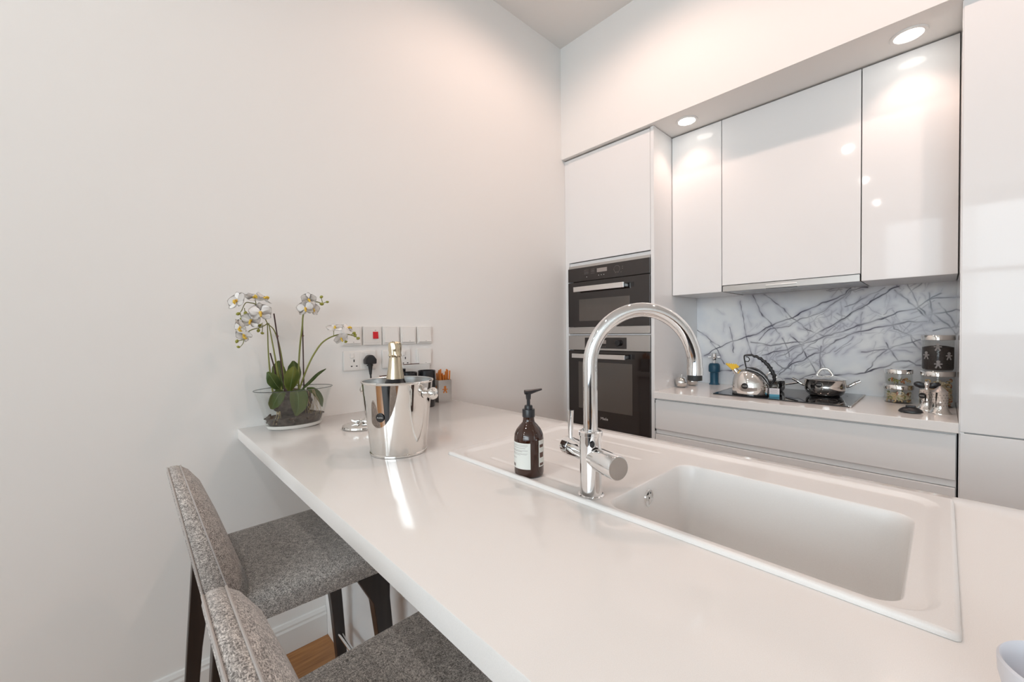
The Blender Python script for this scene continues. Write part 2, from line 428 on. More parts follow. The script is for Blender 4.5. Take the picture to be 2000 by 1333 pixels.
for (x, z) in ((.19, 1.626), (.283, 1.628), (.303, 1.628), (.322, 1.628), (.405, 1.629), (.425, 1.629), (.445, 1.629), (.455, 1.662), (.455, 1.65)):
    px_rect(x-.0022, z-.0022, x+.0022, z+.0022, YT-.0128, .001, 'print_white' if x < .33 else 'print_dim', cp, 'touch_mark', 0)
obj('touch_ring', lathe([(.020, 0), (.0207, -.0008), (.0214, 0)], 40), 'print_dim', cp, loc=(.415, YT-.0122, 1.652), rot=(-PI/2, 0, 0))
d1 = px_rect(OX0, 1.300, OX1, 1.597, YT-.012, .03, 'oven_glass', o1, 'oven_door')
px_rect(.127, 1.338, .503, 1.482, YT-.0135, .002, 'oven_window', d1, 'door_window', .0008)
h = obj('handle_recess', box(.49, YT-.0135, 1.533, .53, YT-.0115, 1.562), 'black_gloss', d1, smooth=False)
hb = box(.112, YT-.055, 1.53, .486, YT-.043, 1.562, .0012); 
for x in (.125, .468): box(x, YT-.044, 1.538, x+.012, YT-.0118, 1.554, bm=hb)
obj('handle', hb, 'steel_handle', d1)
px_rect(OX0, 1.2545, OX1, 1.2985, YT-.010, .028, 'steel_brushed', o1, 'bottom_trim')
# --- full-size oven
o2 = thing('oven', 'full-size built-in black glass oven with steel control panel and rotary knob', 'oven', (0, 0, 0))
obj('housing', box(OX0+.02, YT+.02, .66, OX1-.02, YT+.52, 1.23), 'oven_recess', o2, smooth=False)
cp = px_rect(OX0, 1.148, OX1, 1.2425, YT-.012, .03, 'steel_brushed', o2, 'control_panel')
px_rect(.172, 1.160, .480, 1.229, YT-.0135, .002, 'oven_glass', cp, 'control_glass', .0005)
px_rect(.286, 1.190, .336, 1.213, YT-.0145, .0015, 'display', cp, 'display', .0002)
for x in (.298, .313, .328): px_rect(x-.002, 1.169, x+.002, 1.173, YT-.0143, .001, 'print_dim', cp, 'touch_mark', 0)
obj('knob', lathe([(.019, 0), (.0185, -.018), (.0165, -.021), (0, -.021)], 32), 'black_plastic', cp, loc=(.428, YT-.0135, 1.196), rot=(-PI/2, 0, 0))
d2 = px_rect(OX0, .65, OX1, 1.143, YT-.012, .03, 'oven_glass', o2, 'oven_door')
px_rect(.118, .760, .518, 1.070, YT-.0135, .002, 'oven_window', d2, 'door_window', .0008)
obj('handle_recess', box(.49, YT-.0135, 1.10, .532, YT-.0115, 1.128), 'black_gloss', d2, smooth=False)
hb = box(.095, YT-.055, 1.096, .490, YT-.043, 1.124, .0012)
for x in (.108, .470): box(x, YT-.044, 1.102, x+.012, YT-.0118, 1.118, bm=hb)
obj('handle', hb, 'steel_handle', d2)
tm = text_mesh('maker_name', 'Miele', .026, .0003); link('maker_name', tm, 'print_white', d2, loc=(.318, YT-.0126, .712), rot=(PI/2, 0, 0))

# ------------------------------------------------------------------ wall cabinets, hood, splashback
XS1, XS2, XU0 = .9387, 1.531, .655
ZU = 1.482
def wall_cab(x0, x1, zb, label):
    t = thing('wall_cabinet', label, 'cabinet', (0, 0, 0))
    obj('carcass', box(x0+.002, YU+.021, zb+.0, x1-.002, YB-.001, ZS-.004), 'lacquer_carcass', t, smooth=False)
    door(t, x0+.0018, zb, x1-.0018, ZS-.008, YU)
    return t
wall_cab(XU0, XS1, ZU, 'narrow white gloss wall cabinet beside the oven tower')
wall_cab(XS1, XS2, 1.516, 'wide white gloss wall cabinet above the extractor hood')
wall_cab(XS2, XP-.0005, ZU, 'white gloss wall cabinet above the glass storage jars')
hd = thing('extractor_hood', 'slim stainless steel extractor hood under the wide wall cabinet', 'hood', (0, 0, 0))
obj('front_strip', box(XS1+.006, YU-.002, 1.4815, XS2-.003, YU+.014, 1.511, .0008), 'steel_brushed', hd)
obj('body', box(XS1+.008, YU+.014, 1.484, XS2-.005, YB-.03, 1.515), 'filter_metal', hd, smooth=False)
obj('grip', box(1.155, YU-.006, 1.494, 1.290, YU-.0022, 1.501, .0008), 'steel_handle', hd)
for k in range(2):
    x0 = XS1+.05+k*.25
    obj('filter', box(x0, YU+.165, 1.4825, x0+.24, YB-.07, 1.4845, .0005), 'filter_metal', hd)
obj('slot', box(1.155, YU-.0005, 1.4795, 1.29, YU+.012, 1.4814), 'black_gloss', hd, smooth=False)

VEINS = [
[(0.705,1.1),(0.799,1.162),(0.895,1.204),(0.973,1.229),(1.048,1.267),(1.12,1.307),(1.194,1.338),(1.248,1.372),(1.306,1.401),(1.377,1.425),(1.426,1.449),(1.454,1.48)],
[(1.024,1.201),(1.048,1.25),(1.084,1.273),(1.171,1.282),(1.227,1.324),(1.317,1.349),(1.387,1.409),(1.454,1.465)],
[(0.98,1.194),(1.024,1.18),(1.084,1.17),(1.16,1.188),(1.249,1.196),(1.307,1.241),(1.388,1.297),(1.445,1.338),(1.501,1.384),(1.562,1.426),(1.601,1.456),(1.634,1.476)],
[(1.126,1.005),(1.189,1.062),(1.27,1.112),(1.333,1.152),(1.388,1.203),(1.446,1.234),(1.492,1.254),(1.553,1.27),(1.612,1.286),(1.672,1.297),(1.735,1.298)],
[(1.042,1.118),(1.114,1.14),(1.189,1.159),(1.307,1.206),(1.348,1.228),(1.407,1.247),(1.476,1.285),(1.533,1.304),(1.587,1.322),(1.63,1.344),(1.69,1.36),(1.721,1.383),(1.781,1.429)],
[(0.918,1.449),(0.931,1.373),(0.941,1.293),(0.957,1.208),(0.977,1.116)],
[(0.989,1.483),(1.011,1.418),(1.048,1.354),(1.09,1.297),(1.131,1.242)],
[(1.048,1.482),(1.108,1.433),(1.166,1.369),(1.199,1.328),(1.249,1.274)],
[(0.855,1.288),(0.868,1.215),(0.882,1.127)],
[(0.645,1.276),(0.713,1.23),(0.771,1.184),(0.799,1.162)],
[(1.143,1.215),(1.166,1.148),(1.177,1.108)],
[(1.183,1.242),(1.233,1.176),(1.271,1.099),(1.302,1.029)],
[(1.323,1.177),(1.32,1.113),(1.323,1.05)],
[(1.349,1.019),(1.418,1.018),(1.509,1.04),(1.564,1.067),(1.622,1.093),(1.673,1.108),(1.696,1.081),(1.723,1.082)],
[(1.085,1.091),(1.143,1.046),(1.189,1.036)],
[(0.799,0.998),(0.861,1.009),(0.935,1.05)],
[(1.254,1.274),(1.307,1.241),(1.348,1.228)],
[(1.114,0.97),(1.222,0.985),(1.308,1.023)],
[(0.742,1.199),(0.764,1.162),(0.799,1.095),(0.827,1.052)],
[(1.143,1.019),(1.183,1.069),(1.216,1.116),(1.307,1.203)],
[(1.12,1.106),(1.189,1.149),(1.249,1.176)],
[(1.428,1.432),(1.46,1.464),(1.491,1.479),(1.522,1.479)],
[(1.62,1.454),(1.653,1.413),(1.69,1.373),(1.721,1.333),(1.743,1.307)],
[(1.667,1.479),(1.685,1.436),(1.703,1.372),(1.739,1.32),(1.761,1.288)],
[(1.76,1.332),(1.795,1.281),(1.828,1.238)],
[(1.773,1.38),(1.803,1.324),(1.828,1.263)],
[(1.498,1.149),(1.559,1.157),(1.612,1.171),(1.668,1.191),(1.722,1.211)],
[(1.588,1.2),(1.612,1.148),(1.641,1.097)],
[(1.588,1.161),(1.554,1.107),(1.529,1.065),(1.509,1.044)],
[(1.703,1.372),(1.747,1.4),(1.79,1.407),(1.827,1.404)],
[(1.739,1.332),(1.79,1.343),(1.835,1.352)],
[(1.757,1.251),(1.79,1.263),(1.836,1.274)],
[(1.745,1.438),(1.747,1.388),(1.752,1.338),(1.743,1.301)],
[(1.428,1.387),(1.476,1.412),(1.522,1.436),(1.582,1.471)],
[(1.612,1.305),(1.616,1.266),(1.65,1.246),(1.677,1.233)],
[(1.682,1.233),(1.684,1.201),(1.714,1.164)]]
def splash():
    x0, x1, z0, z1 = .6527, XP-.0002, ZT-.002, 1.52
    st = .0021; nx = int((x1-x0)/st); nz = int((z1-z0)/st)
    gx, gz = np.meshgrid(np.linspace(x0, x1, nx), np.linspace(z0, z1, nz))
    fine = np.zeros_like(gx); soft = np.zeros_like(gx)
    rng = np.random.RandomState(3)
    def wob(s, k):      # smooth pseudo-noise field that bends the veins
        f = np.zeros_like(gx)
        for _ in range(5):
            a = rng.uniform(0, 2*PI); q = k*rng.uniform(.6, 1.7)
            f += np.sin((gx*math.cos(a)+gz*math.sin(a))*q + rng.uniform(0, 6))
        return f*s/2.2
    wx, wz = wob(.0035, 55)+wob(.0015, 160), wob(.0035, 55)+wob(.0015, 160)
    px, pz = gx+wx, gz+wz
    def paint(line, w, amp, halo, hamp):
        for (ax, az), (bx, bz) in zip(line, line[1:]):
            m_ = (px > min(ax, bx)-.06) & (px < max(ax, bx)+.06) & (pz > min(az, bz)-.06) & (pz < max(az, bz)+.06)
            if not m_.any(): continue
            X = px[m_]; Z_ = pz[m_]; dx, dz = bx-ax, bz-az
            u = np.clip(((X-ax)*dx+(Z_-az)*dz)/(dx*dx+dz*dz+1e-9), 0, 1)
            d_ = np.hypot(X-ax-u*dx, Z_-az-u*dz)
            fine[m_] = np.maximum(fine[m_], amp*np.exp(-(d_/w)**2))
            soft[m_] = np.maximum(soft[m_], hamp*np.exp(-(d_/halo)**2))
    for i, v in enumerate(VEINS):
        big = i in (0, 2, 3, 4, 13)
        paint(v, .0032 if big else .0026, 1.0 if big else .88, .015, .36)
    # thin offshoots, densest in the diagonal band
    for k in range(170):
        u = rng.uniform(0, 1); cx = .95+u*.8; cz = 1.0+.45*u+rng.normal(0, .10)-.08*(u > .7)
        a = rng.choice([.55, .6, 2.3, 1.35, .3])+rng.normal(0, .25); L = rng.uniform(.03, .13); ln = [(cx, cz)]
        for s in range(4):
            a += rng.normal(0, .22); ln.append((ln[-1][0]+math.cos(a)*L/4, ln[-1][1]+math.sin(a)*L/4))
        paint(ln, rng.uniform(.0015, .0022), rng.uniform(.22, .55), .012, .35)
    for k in range(26):
        cx = rng.uniform(.7, 1.8); cz = rng.uniform(.95, 1.45); a = rng.uniform(0, 3); L = rng.uniform(.03, .1)
        paint([(cx, cz), (cx+math.cos(a)*L, cz+math.sin(a)*L)], .0014, .2, .014, .22)
    mod = .78+.3*wob(1, 90)
    fine = np.clip(fine*np.clip(mod, .35, 1.1), 0, 1); soft = np.clip(soft*np.clip(.8+.5*wob(1, 60), .1, 1.3), 0, 1)
    co = np.stack([gx, np.full_like(gx, YB), gz], -1).reshape(-1, 3); N = len(co)
    idx = np.arange(N).reshape(nz, nx)
    q = np.stack([idx[:-1, :-1], idx[:-1, 1:], idx[1:, 1:], idx[1:, :-1]], -1).reshape(-1, 4)
    back = np.array([(x, YB+.0118, z) for x, z in ((x0, z0), (x1, z0), (x1, z1), (x0, z1))])
    c = [idx[0, 0], idx[0, -1], idx[-1, -1], idx[-1, 0]]
    faces = q.tolist()+[[c[1], c[0], N, N+1], [c[2], c[1], N+1, N+2], [c[3], c[2], N+2, N+3], [c[0], c[3], N+3, N], [N+3, N+2, N+1, N]]
    me = bpy.data.meshes.new('splashback'); me.from_pydata(np.concatenate([co, back]).tolist(), [], faces)
    ca = me.color_attributes.new('vein', 'FLOAT_COLOR', 'POINT')
    col = np.zeros((N+4, 4), np.float32); col[:N, 0] = fine.ravel(); col[:N, 1] = soft.ravel(); col[:, 3] = 1
    ca.data.foreach_set('color', col.ravel())
    return tag(link('splashback', me, 'marble'), 'polished white marble splashback with purple diagonal veins', 'splashback')
splash()

# ------------------------------------------------------------------ base run under the hob
bc = thing('base_cabinet', 'low white gloss drawer cabinet below the hob worktop', 'cabinet', (0, 0, 0))
obj('carcass', box(.656, YT+.022, .1, XP-.004, YB-.002, .8815), 'lacquer_carcass', bc, smooth=False)
obj('grip_channel', box(.656, YT+.014, .855, XP-.006, YT+.021, .8815), 'lacquer_carcass', bc, smooth=False)
for (z0, z1, n_) in ((.7045, .872, 'drawer_front'), (.412, .675, 'drawer_front'), (.113, .408, 'drawer_front')):
    door(bc, .6565, z0, XP-.007, z1, YT, name=n_)
obj('grip_rail', box(.656, YT+.012, .677, XP-.006, YT+.021, .7025), 'lacquer', bc, smooth=False)
obj('plinth', box(.656, YT+.06, 0, XP-.004, YT+.08, .1), 'plinth', bc, smooth=False)
# the shadow gap between this run and the oven tower shows two dark hinges
for z in (.862, .70): obj('hinge_cap', box(.6530, YT-.001, z-.008, .6555, YT+.01, z+.008), 'gap_dark', bc, smooth=False)
tag(obj('worktop', box(.6528, YT-.021, .8827, XP-.0005, YB-.0005, ZT, .0018), 'quartz'), 'white quartz worktop under the hob along the marble splashback', 'worktop')

# ------------------------------------------------------------------ tall cabinet run on the right
def tall(x0, x1, label):
    t = thing('tall_cabinet', label, 'cabinet', (0, 0, 0))
    obj('carcass', box(x0+.014, YT+.0215, .1, x1-.002, YB, ZS-.004), 'lacquer_carcass', t, smooth=False)
    obj('side_panel', box(x0, YT+.003, 0, x0+.0135, YB+.001, ZS-.004, .001), 'lacquer', t)
    door(t, x0+.003, .8865, x1-.002, ZS-.008, YT, name='upper_door')
    door(t, x0+.003, .113, x1-.002, .8815, YT, name='lower_door')
    obj('plinth', box(x0+.014, YT+.06, 0, x1-.002, YT+.08, .1), 'plinth', t, smooth=False)
tall(XP, 2.44, 'tall white gloss cabinet standing against the end of the hob worktop')
tall(2.442, 3.05, 'tall white gloss cabinet further along, past the one at the hob worktop')
# ------------------------------------------------------------------ peninsula
SX0, SX1, SY0, SY1 = .822, 1.805, .650, 1.169
def frame(x0, y0, x1, y1, hx0, hy0, hx1, hy1, z0, z1, bev):
    b = bmesh.new()
    def loop(a, c, d, e, z): return [b.verts.new(p) for p in ((a, c, z), (d, c, z), (d, e, z), (a, e, z))]
    L = [loop(hx0, hy0, hx1, hy1, z0), loop(x0, y0, x1, y1, z0), loop(x0, y0, x1, y1, z1-bev), loop(x0+bev*.3, y0+bev*.3, x1-bev*.3, y1-bev*.3, z1-bev*.3), loop(x0+bev, y0+bev, x1-bev, y1-bev, z1), loop(hx0, hy0, hx1, hy1, z1)]
    for p, q in zip(L, L[1:]+L[:1]):
        for i in range(4):
            j = (i+1) % 4; b.faces.new((p[i], p[j], q[j], q[i]))
    return b
XE = 3.0
tag(obj('worktop', frame(.0005, YPN, XE, YPF, SX0+.02, SY0+.02, SX1-.02, SY1-.02, ZPB, ZT, .0022), 'quartz'), 'white quartz breakfast bar worktop holding the sink', 'worktop')
YPANEL = .577
pc = thing('peninsula_cabinet', 'white gloss cabinet run carrying the breakfast bar', 'cabinet', (0, 0, 0))
b = bmesh.new()
box(.002, YPANEL+.02, .1, .81, YPF-.05, .8815, bm=b); box(1.815, YPANEL+.02, .1, XE-.05, YPF-.05, .8815, bm=b); box(.81, YPANEL+.02, .1, 1.815, YPF-.05, .66, bm=b)
obj('carcass', b, 'lacquer_carcass', pc, smooth=False)
for k in range(3):
    x0 = .001+k*.98; x1 = min(x0+.978, XE-.04)
    obj('back_panel', box(x0, YPANEL, .001, x1, YPANEL+.0195, .8817, .0012), 'lacquer', pc)
for k in range(5):
    x0 = .003+k*.59; x1 = x0+.587
    obj('door', box(x0, YPF-.0495, .11, x1, YPF-.03, .872, .0012), 'lacquer', pc)
obj('plinth', box(.003, YPF-.12, 0, XE-.06, YPF-.10, .1), 'plinth', pc, smooth=False)

# ------------------------------------------------------------------ sink
ZR, ZD = .929, .9225
BX0, BX1, BY0, BY1 = 1.330, 1.757, .677, 1.030
def smooth01(t): t = max(0., min(1., t)); return t*t*(3-2*t)
GROOVES = [(.712, .95, 1.235), (.80, .93, 1.225), (.89, .93, 1.225), (.98, .95, 1.235), (1.07, .97, 1.245)]
def top_h(x, y):
    d_ = sdf_rr(x, y, .850, .659, 1.790, 1.145, .055)
    w_ = .010+.012*smooth01((y-.675)/.10)
    z = ZD + (ZR-ZD)*smooth01((d_+w_)/w_)
    for gy, ga, gb in GROOVES:
        dd = math.hypot(max(ga-x, 0, x-gb), y-gy); z -= .0022*math.exp(-(dd/.006)**2)
    return z
def make_sink():
    N = 720; cx, cy = (BX0+BX1)/2, (BY0+BY1)/2; b = bmesh.new()
    ang = [2*PI*i/N for i in range(N)]
    def ring(x0, y0, x1, y1, r): return [rrect_ray(cx, cy, x0, y0, x1, y1, r, a) for a in ang]
    lip = ring(BX0, BY0, BX1, BY1, .035)
    loops = []
    dep = .19; zf = ZD-dep
    def inset(d_, z, r=.035): loops.append([b.verts.new((x, y, z)) for x, y in ring(BX0+d_, BY0+d_, BX1-d_, BY1-d_, r)])
    inset(.17, zf-.004, .01); inset(.06, zf, .03)
    for k in range(7):
        a = PI/2*k/6; inset(.038-.026*math.sin(a), zf+.026*(1-math.cos(a)), .035)
    inset(.006, ZD-.03); inset(.0035, ZD-.008); inset(.001, ZD-.002); 
    loops.append([b.verts.new((x, y, top_h(x, y)-.0003)) for x, y in lip])
    XM = 1.272
    outer = ring(XM, SY0+.005, SX1-.005, SY1-.005, .0005)
    M = 60
    for k in range(1, M+1):
        u = k/M
        loops.append([b.verts.new((px+(ox-px)*u, py+(oy-py)*u, top_h(px+(ox-px)*u, py+(oy-py)*u))) for (px, py), (ox, oy) in zip(lip, outer)])
    # drainer side: a plain grid
    gx0, gx1, gy0, gy1 = SX0+.005, XM, SY0+.005, SY1-.005; nx_, ny_ = 160, 200
    G = [[b.verts.new((gx0+(gx1-gx0)*i/nx_, gy0+(gy1-gy0)*j/ny_, top_h(gx0+(gx1-gx0)*i/nx_, gy0+(gy1-gy0)*j/ny_))) for i in range(nx_+1)] for j in range(ny_+1)]
    for j in range(ny_):
        for i in range(nx_): b.faces.new((G[j][i], G[j][i+1], G[j+1][i+1], G[j+1][i]))
    # rounded outer edge
    E_ = []
    mx_, my_ = (SX0+SX1)/2, (SY0+SY1)/2
    for d_, z in ((.005, ZR), (.0035, ZR-.0003), (.0015, ZR-.0015), (.0003, ZR-.0035), (0, ZR-.006), (0, ZT+.0003)):
        E_.append([b.verts.new((*rrect_ray(mx_, my_, SX0+d_, SY0+d_, SX1-d_, SY1-d_, .006, a), z)) for a in ang])
    for p, q in zip(E_, E_[1:]):
        for i in range(N): b.faces.new((p[i], q[i], q[(i+1) % N], p[(i+1) % N]))
    b.faces.new(loops[0])
    for p, q in zip(loops, loops[1:]):
        for i in range(N): b.faces.new((p[i], q[i], q[(i+1) % N], p[(i+1) % N]))
    return b
sk = thing('sink', 'white composite sink with grooved drainer set into the breakfast bar', 'sink', (0, 0, 0))
obj('basin', make_sink(), 'sink_white', sk, ang=60)
# overflow on the bowl wall nearest the tap
xw = BX0+.006
def disc_x(r0_, r1_, x0, x1, n=32): return lathe([(r0_, x0), (r1_, x0), (r1_, x1), (r0_, x1)], n, closed=True)
oo = obj('overflow_ring', lathe([(0, .001), (.0155, .001), (.0155, .004), (.0185, .0045), (.0195, .002), (.0195, -.002)], 36), 'chrome', sk, loc=(xw-.0025, .843, .888), rot=(0, PI/2, 0))
obj('overflow_hole_shade', lathe([(0, .0022), (.0135, .0022), (.0135, .0012)], 32), 'black_rubber', oo)  # solid black disc, its colour stands for the shade inside the overflow
cb = box(-.0135, -.002, .002, .0135, .002, .004); box(-.002, -.0135, .002, .002, .0135, .004, bm=cb)
obj('overflow_cross', cb, 'chrome', oo, smooth=False)
obj('drain_strainer', lathe([(0, .004), (.025, .004), (.038, .006), (.043, .003), (.043, 0)], 40), 'chrome', sk, loc=((BX0+BX1)/2, (BY0+BY1)/2, ZD-.1945))

# ------------------------------------------------------------------ tap
TX, TY = 1.286, .694
tp = thing('kitchen_tap', 'tall chrome swan-neck kitchen tap behind the soap bottle', 'tap', (TX, TY, ZD))
rd = Vector((.684, .729, 0))         # the way the spout swings
obj('base_ring', lathe([(0, 0), (.027, 0), (.027, .003), (.0235, .0045), (0, .0045)], 40), 'chrome', tp)
obj('body', lathe([(0, .004), (.0228, .004), (.0228, .126), (.0245, .127), (.0245, .134), (.0225, .1355), (.016, .136), (.016, .1395), (0, .1395)], 48), 'chrome', tp)
obj('body_emblem', lathe([(0, 0), (.0052, 0), (.0052, .001), (0, .0014)], 24, sy=1.4), 'black_gloss', tp, loc=(.0155, -.0165, .113), rot=(PI/2, 0, PI/4.2))
Rr = .109; H = .27
P = [Vector((0, 0, .137)), Vector((0, 0, .20)), Vector((0, 0, .24))]
for k in range(0, 33): 
    a = PI - PI*1.0*k/32; P.append(rd*(Rr+Rr*math.cos(a)) + Vector((0, 0, H+Rr*math.sin(a)*1.07)))
P.append(rd*(2*Rr) + Vector((0, 0, H-.005)))
obj('spout', tube(P, .0148, 24), 'chrome', tp, ang=50)
e_ = rd*(2*Rr)
obj('aerator_collar', lathe([(.0150, 0), (.0158, 0), (.0158, -.016), (.0138, -.0165), (0, -.0165)], 32), 'chrome', tp, loc=(e_.x, e_.y, H-.0045))
obj('aerator', lathe([(0, 0), (.0142, 0), (.0142, -.011), (.010, -.012), (0, -.012)], 32), 'black_rubber', tp, loc=(e_.x, e_.y, H-.0205))
# cross valve: knob end towards the room, lever end towards the drainer
ax = Vector((1.373-1.195, .651-.715, 0)).normalized(); rz = math.atan2(ax.y, ax.x); zc = .0825
M_ = (0, PI/2, rz)
obj('valve_body', lathe([(0, -.093), (.0190, -.093), (.0212, -.091), (.0212, -.068), (.0205, -.0675), (.0205, -.0665), (.0212, -.066), (.0205, -.028), (.0200, -.020), (.0195, .030), (0, .030)], 40), 'chrome', tp, loc=(0, 0, zc), rot=M_)
kn = obj('knob', lathe([(.0215, .0305), (.0235, .032), (.0235, .0885), (.0225, .0905), (.0215, .0908)], 48), 'chrome', tp, loc=(0, 0, zc), rot=M_)
obj('knob_face', lathe([(.0217, .0905), (0, .0905)], 48), 'knob_face', kn)
la = ax*-.078
obj('lever', tube([(la.x, la.y, zc+.012), (la.x, la.y, zc+.03), (la.x, la.y, zc+.083)], [.0048, .0055, .0072], 20), 'chrome', tp)

# ------------------------------------------------------------------ soap bottle
so = thing('soap_bottle', 'amber pump bottle with cream labels on the drainer', 'soap bottle', (1.106, .693, ZD), math.radians(20))
obj('bottle', lathe([(0, .002), (.030, .0), (.034, .003), (.0355, .010), (.0355, .088), (.034, .099), (.029, .110), (.021, .120), (.0145, .127), (.0135, .133), (.0135, .140), (0, .140)], 48), 'amber', so)
def wrap(r, a0, a1, z0, z1, n=24):
    b = bmesh.new(); A = []; B = []
    for i in range(n+1):
        a = a0+(a1-a0)*i/n; A.append(b.verts.new((r*math.cos(a), r*math.sin(a), z0))); B.append(b.verts.new((r*math.cos(a), r*math.sin(a), z1)))
    for i in range(n): b.faces.new((A[i], A[i+1], B[i+1], B[i]))
    return b
vd = math.atan2(-.70, 1.789-1.104) - math.radians(20)      # towards the viewer side of the bottle
l1 = obj('front_label', wrap(.0358, vd-1.62, vd-.02+.12, .022, .083), 'paper_label', so)
l2 = obj('side_label', wrap(.0358, vd+.70, vd+1.75, .026, .088), 'paper_label', so)
random.seed(9)
rows = [(.0785, .95, 0), (.0765, .95, 0), (.0745, .9, 0), (.0705, .85, 1), (.0665, .95, 0), (.0645, .95, 0), (.0625, .7, 1), (.0585, .95, 0), (.0565, .9, 0), (.0545, .6, 0), (.0475, .4, 0), (.0455, .35, 0)]
for z, w, bold in rows: obj('print_line', wrap(.03595, vd-1.5, vd-1.5+w*1.5, z, z+(.0011 if bold else .0006), 12), 'etched', l1)
obj('print_mark', wrap(.03595, vd-1.45, vd-1.05, .0255, .0325, 8), 'print_dim', l1)
for z, hgt in ((.071, .007), (.047, .012), (.0285, .006)): obj('print_block', wrap(.03595, vd+.78, vd+1.2, z, z+hgt, 8), 'brown_edge', l2)
pu = obj('pump_collar', lathe([(0, .1395), (.0150, .1395), (.0150, .157), (.0145, .158), (.0098, .158), (.0098, .165), (.0088, .167), (0, .167)], 36), 'pump_black', so)
obj('pump_stem', lathe([(0, .166), (.0042, .166), (.0042, .180), (.0058, .182), (.0068, .196), (0, .196)], 24), 'pump_black', so)
hv = math.radians(58) - math.radians(20)
hh = tube([Vector((math.cos(hv)*s, math.sin(hv)*s, z)) for s, z in ((-.009, .1985), (.004, .1985), (.018, .2015), (.033, .2045))], [.0055, .006, .0042, .0026], 14, flat=1.5)
obj('pump_head', hh, 'pump_black', so)

# ------------------------------------------------------------------ champagne bucket and bottle
BKX, BKY = .690, .568
bk = thing('ice_bucket', 'polished steel champagne bucket with round side knobs', 'ice bucket', (BKX, BKY, ZT))
obj('outer_wall', lathe([(0, .004), (.072, .002), (.079, .0), (.0815, .001), (.0815, .006), (.0795, .0075), (.0800, .012), (.1005, .204), (.1025, .2055), (.1035, .208), (.1025, .2105), (.1005, .211)], 72), 'steel_mirror', bk, ang=40)
obj('inner_wall', lathe([(.1003, .2108), (.0985, .209), (.0985, .203), (.078, .012), (0, .010)], 72), 'steel_inside', bk)
kd = Vector((.684, .729, 0)); kd2 = Vector((.923, .385, 0))
for s in (1, -1):
    k_ = kd2*s; c_ = k_*.0975; a_ = math.atan2(k_.y, k_.x)
    obj('side_knob', lathe([(0, 0), (.0155, 0), (.0155, .003), (.008, .006), (.0072, .010), (.0085, .012), (.0140, .0165), (.0172, .024), (.0172, .029), (.0140, .036), (.008, .0405), (0, .042)], 40), 'steel_mirror', bk, loc=(c_.x, c_.y, .176), rot=(0, PI/2, a_))
def sticker(par, r, pos, rot, s='ALESSI', name='maker_sticker'):
    st_ = obj(name, lathe([(0, .0004), (r*.96, .0004), (r, .0001), (r, -.0006)], 32), 'sticker_black', par, loc=pos, rot=rot)
    link('sticker_text', text_mesh('sticker_text', s, r*.52, .0001), 'sticker_text', st_, loc=(0, 0, .0006), rot=(0, 0, 0))
    return st_
def face_rot(dir_, tilt=0):
    """rotation that turns local +z to dir_ with local y kept upright"""
    z = Vector(dir_).normalized(); x = Vector((0, 0, 1)).cross(z).normalized(); y = z.cross(x)
    return Matrix((x, y, z)).transposed().to_euler()
dv = Vector((1.789-BKX, -BKY, 0)).normalized(); dv = Matrix.Rotation(math.radians(-31), 3, 'Z') @ dv
nrm = Vector((dv.x, dv.y, -.107)).normalized(); rad = .080+(.0205)*(.104/.192)
sticker(bk, .0125, (dv.x*(rad+.0022), dv.y*(rad+.0022), .116), face_rot(nrm))
bo = thing('champagne_bottle', 'champagne bottle with gold foil neck standing in the bucket', 'bottle', (BKX-.010, BKY-.002, ZT+.0125), 0)
obj('glass_body', lathe([(0, 0), (.040, 0), (.042, .004), (.042, .145), (.038, .168), (.030, .19), (.024, .204), (0, .204)], 40), 'black_gloss', bo)
obj('neck_foil', lathe([(.0258, .195), (.0252, .205), (.0205, .232), (.0172, .262), (.0158, .2665), (0, .2665)], 40), 'foil_gold', bo)
b = lathe([(.0160, .264), (.0182, .267), (.0180, .272), (.0172, .275), (.0180, .285), (.0182, .298), (.0170, .3055), (.0125, .3095), (0, .3105)], 48)
random.seed(2)
for v in b.verts:
    r_ = math.hypot(v.co.x, v.co.y)
    if r_ > .005:
        k_ = 1+.045*math.sin(math.atan2(v.co.y, v.co.x)*9+v.co.z*60)+random.uniform(-.02, .02); v.co.x *= k_; v.co.y *= k_
obj('cap_foil', b, 'foil_crinkle', bo)
# steel lid with a folded knob lying beside the bucket
ld_ = thing('bucket_lid', 'round polished steel lid with a cross-shaped knob lying by the bucket', 'lid', (.312, .612, ZT))
obj('disc', lathe([(0, .004), (.050, .003), (.060, .0005), (.0635, .001), (.065, .004), (.0635, .0095), (.058, .0125), (.040, .0145), (0, .016)], 56), 'steel_mirror', ld_)
kb = obj('knob', lathe([(0, .014), (.009, .015), (.006, .020), (.006, .0255), (.0045, .029), (0, .0335)], 24), 'steel_mirror', ld_)
for k in range(4):
    a = PI/4+k*PI/2
    obj('blade', tube([(math.cos(a)*s, math.sin(a)*s, z) for s, z in ((.004, .024), (.02, .0215), (.034, .026))], [.003, .006, .0045], 10, flat=.4), 'steel_mirror', kb)

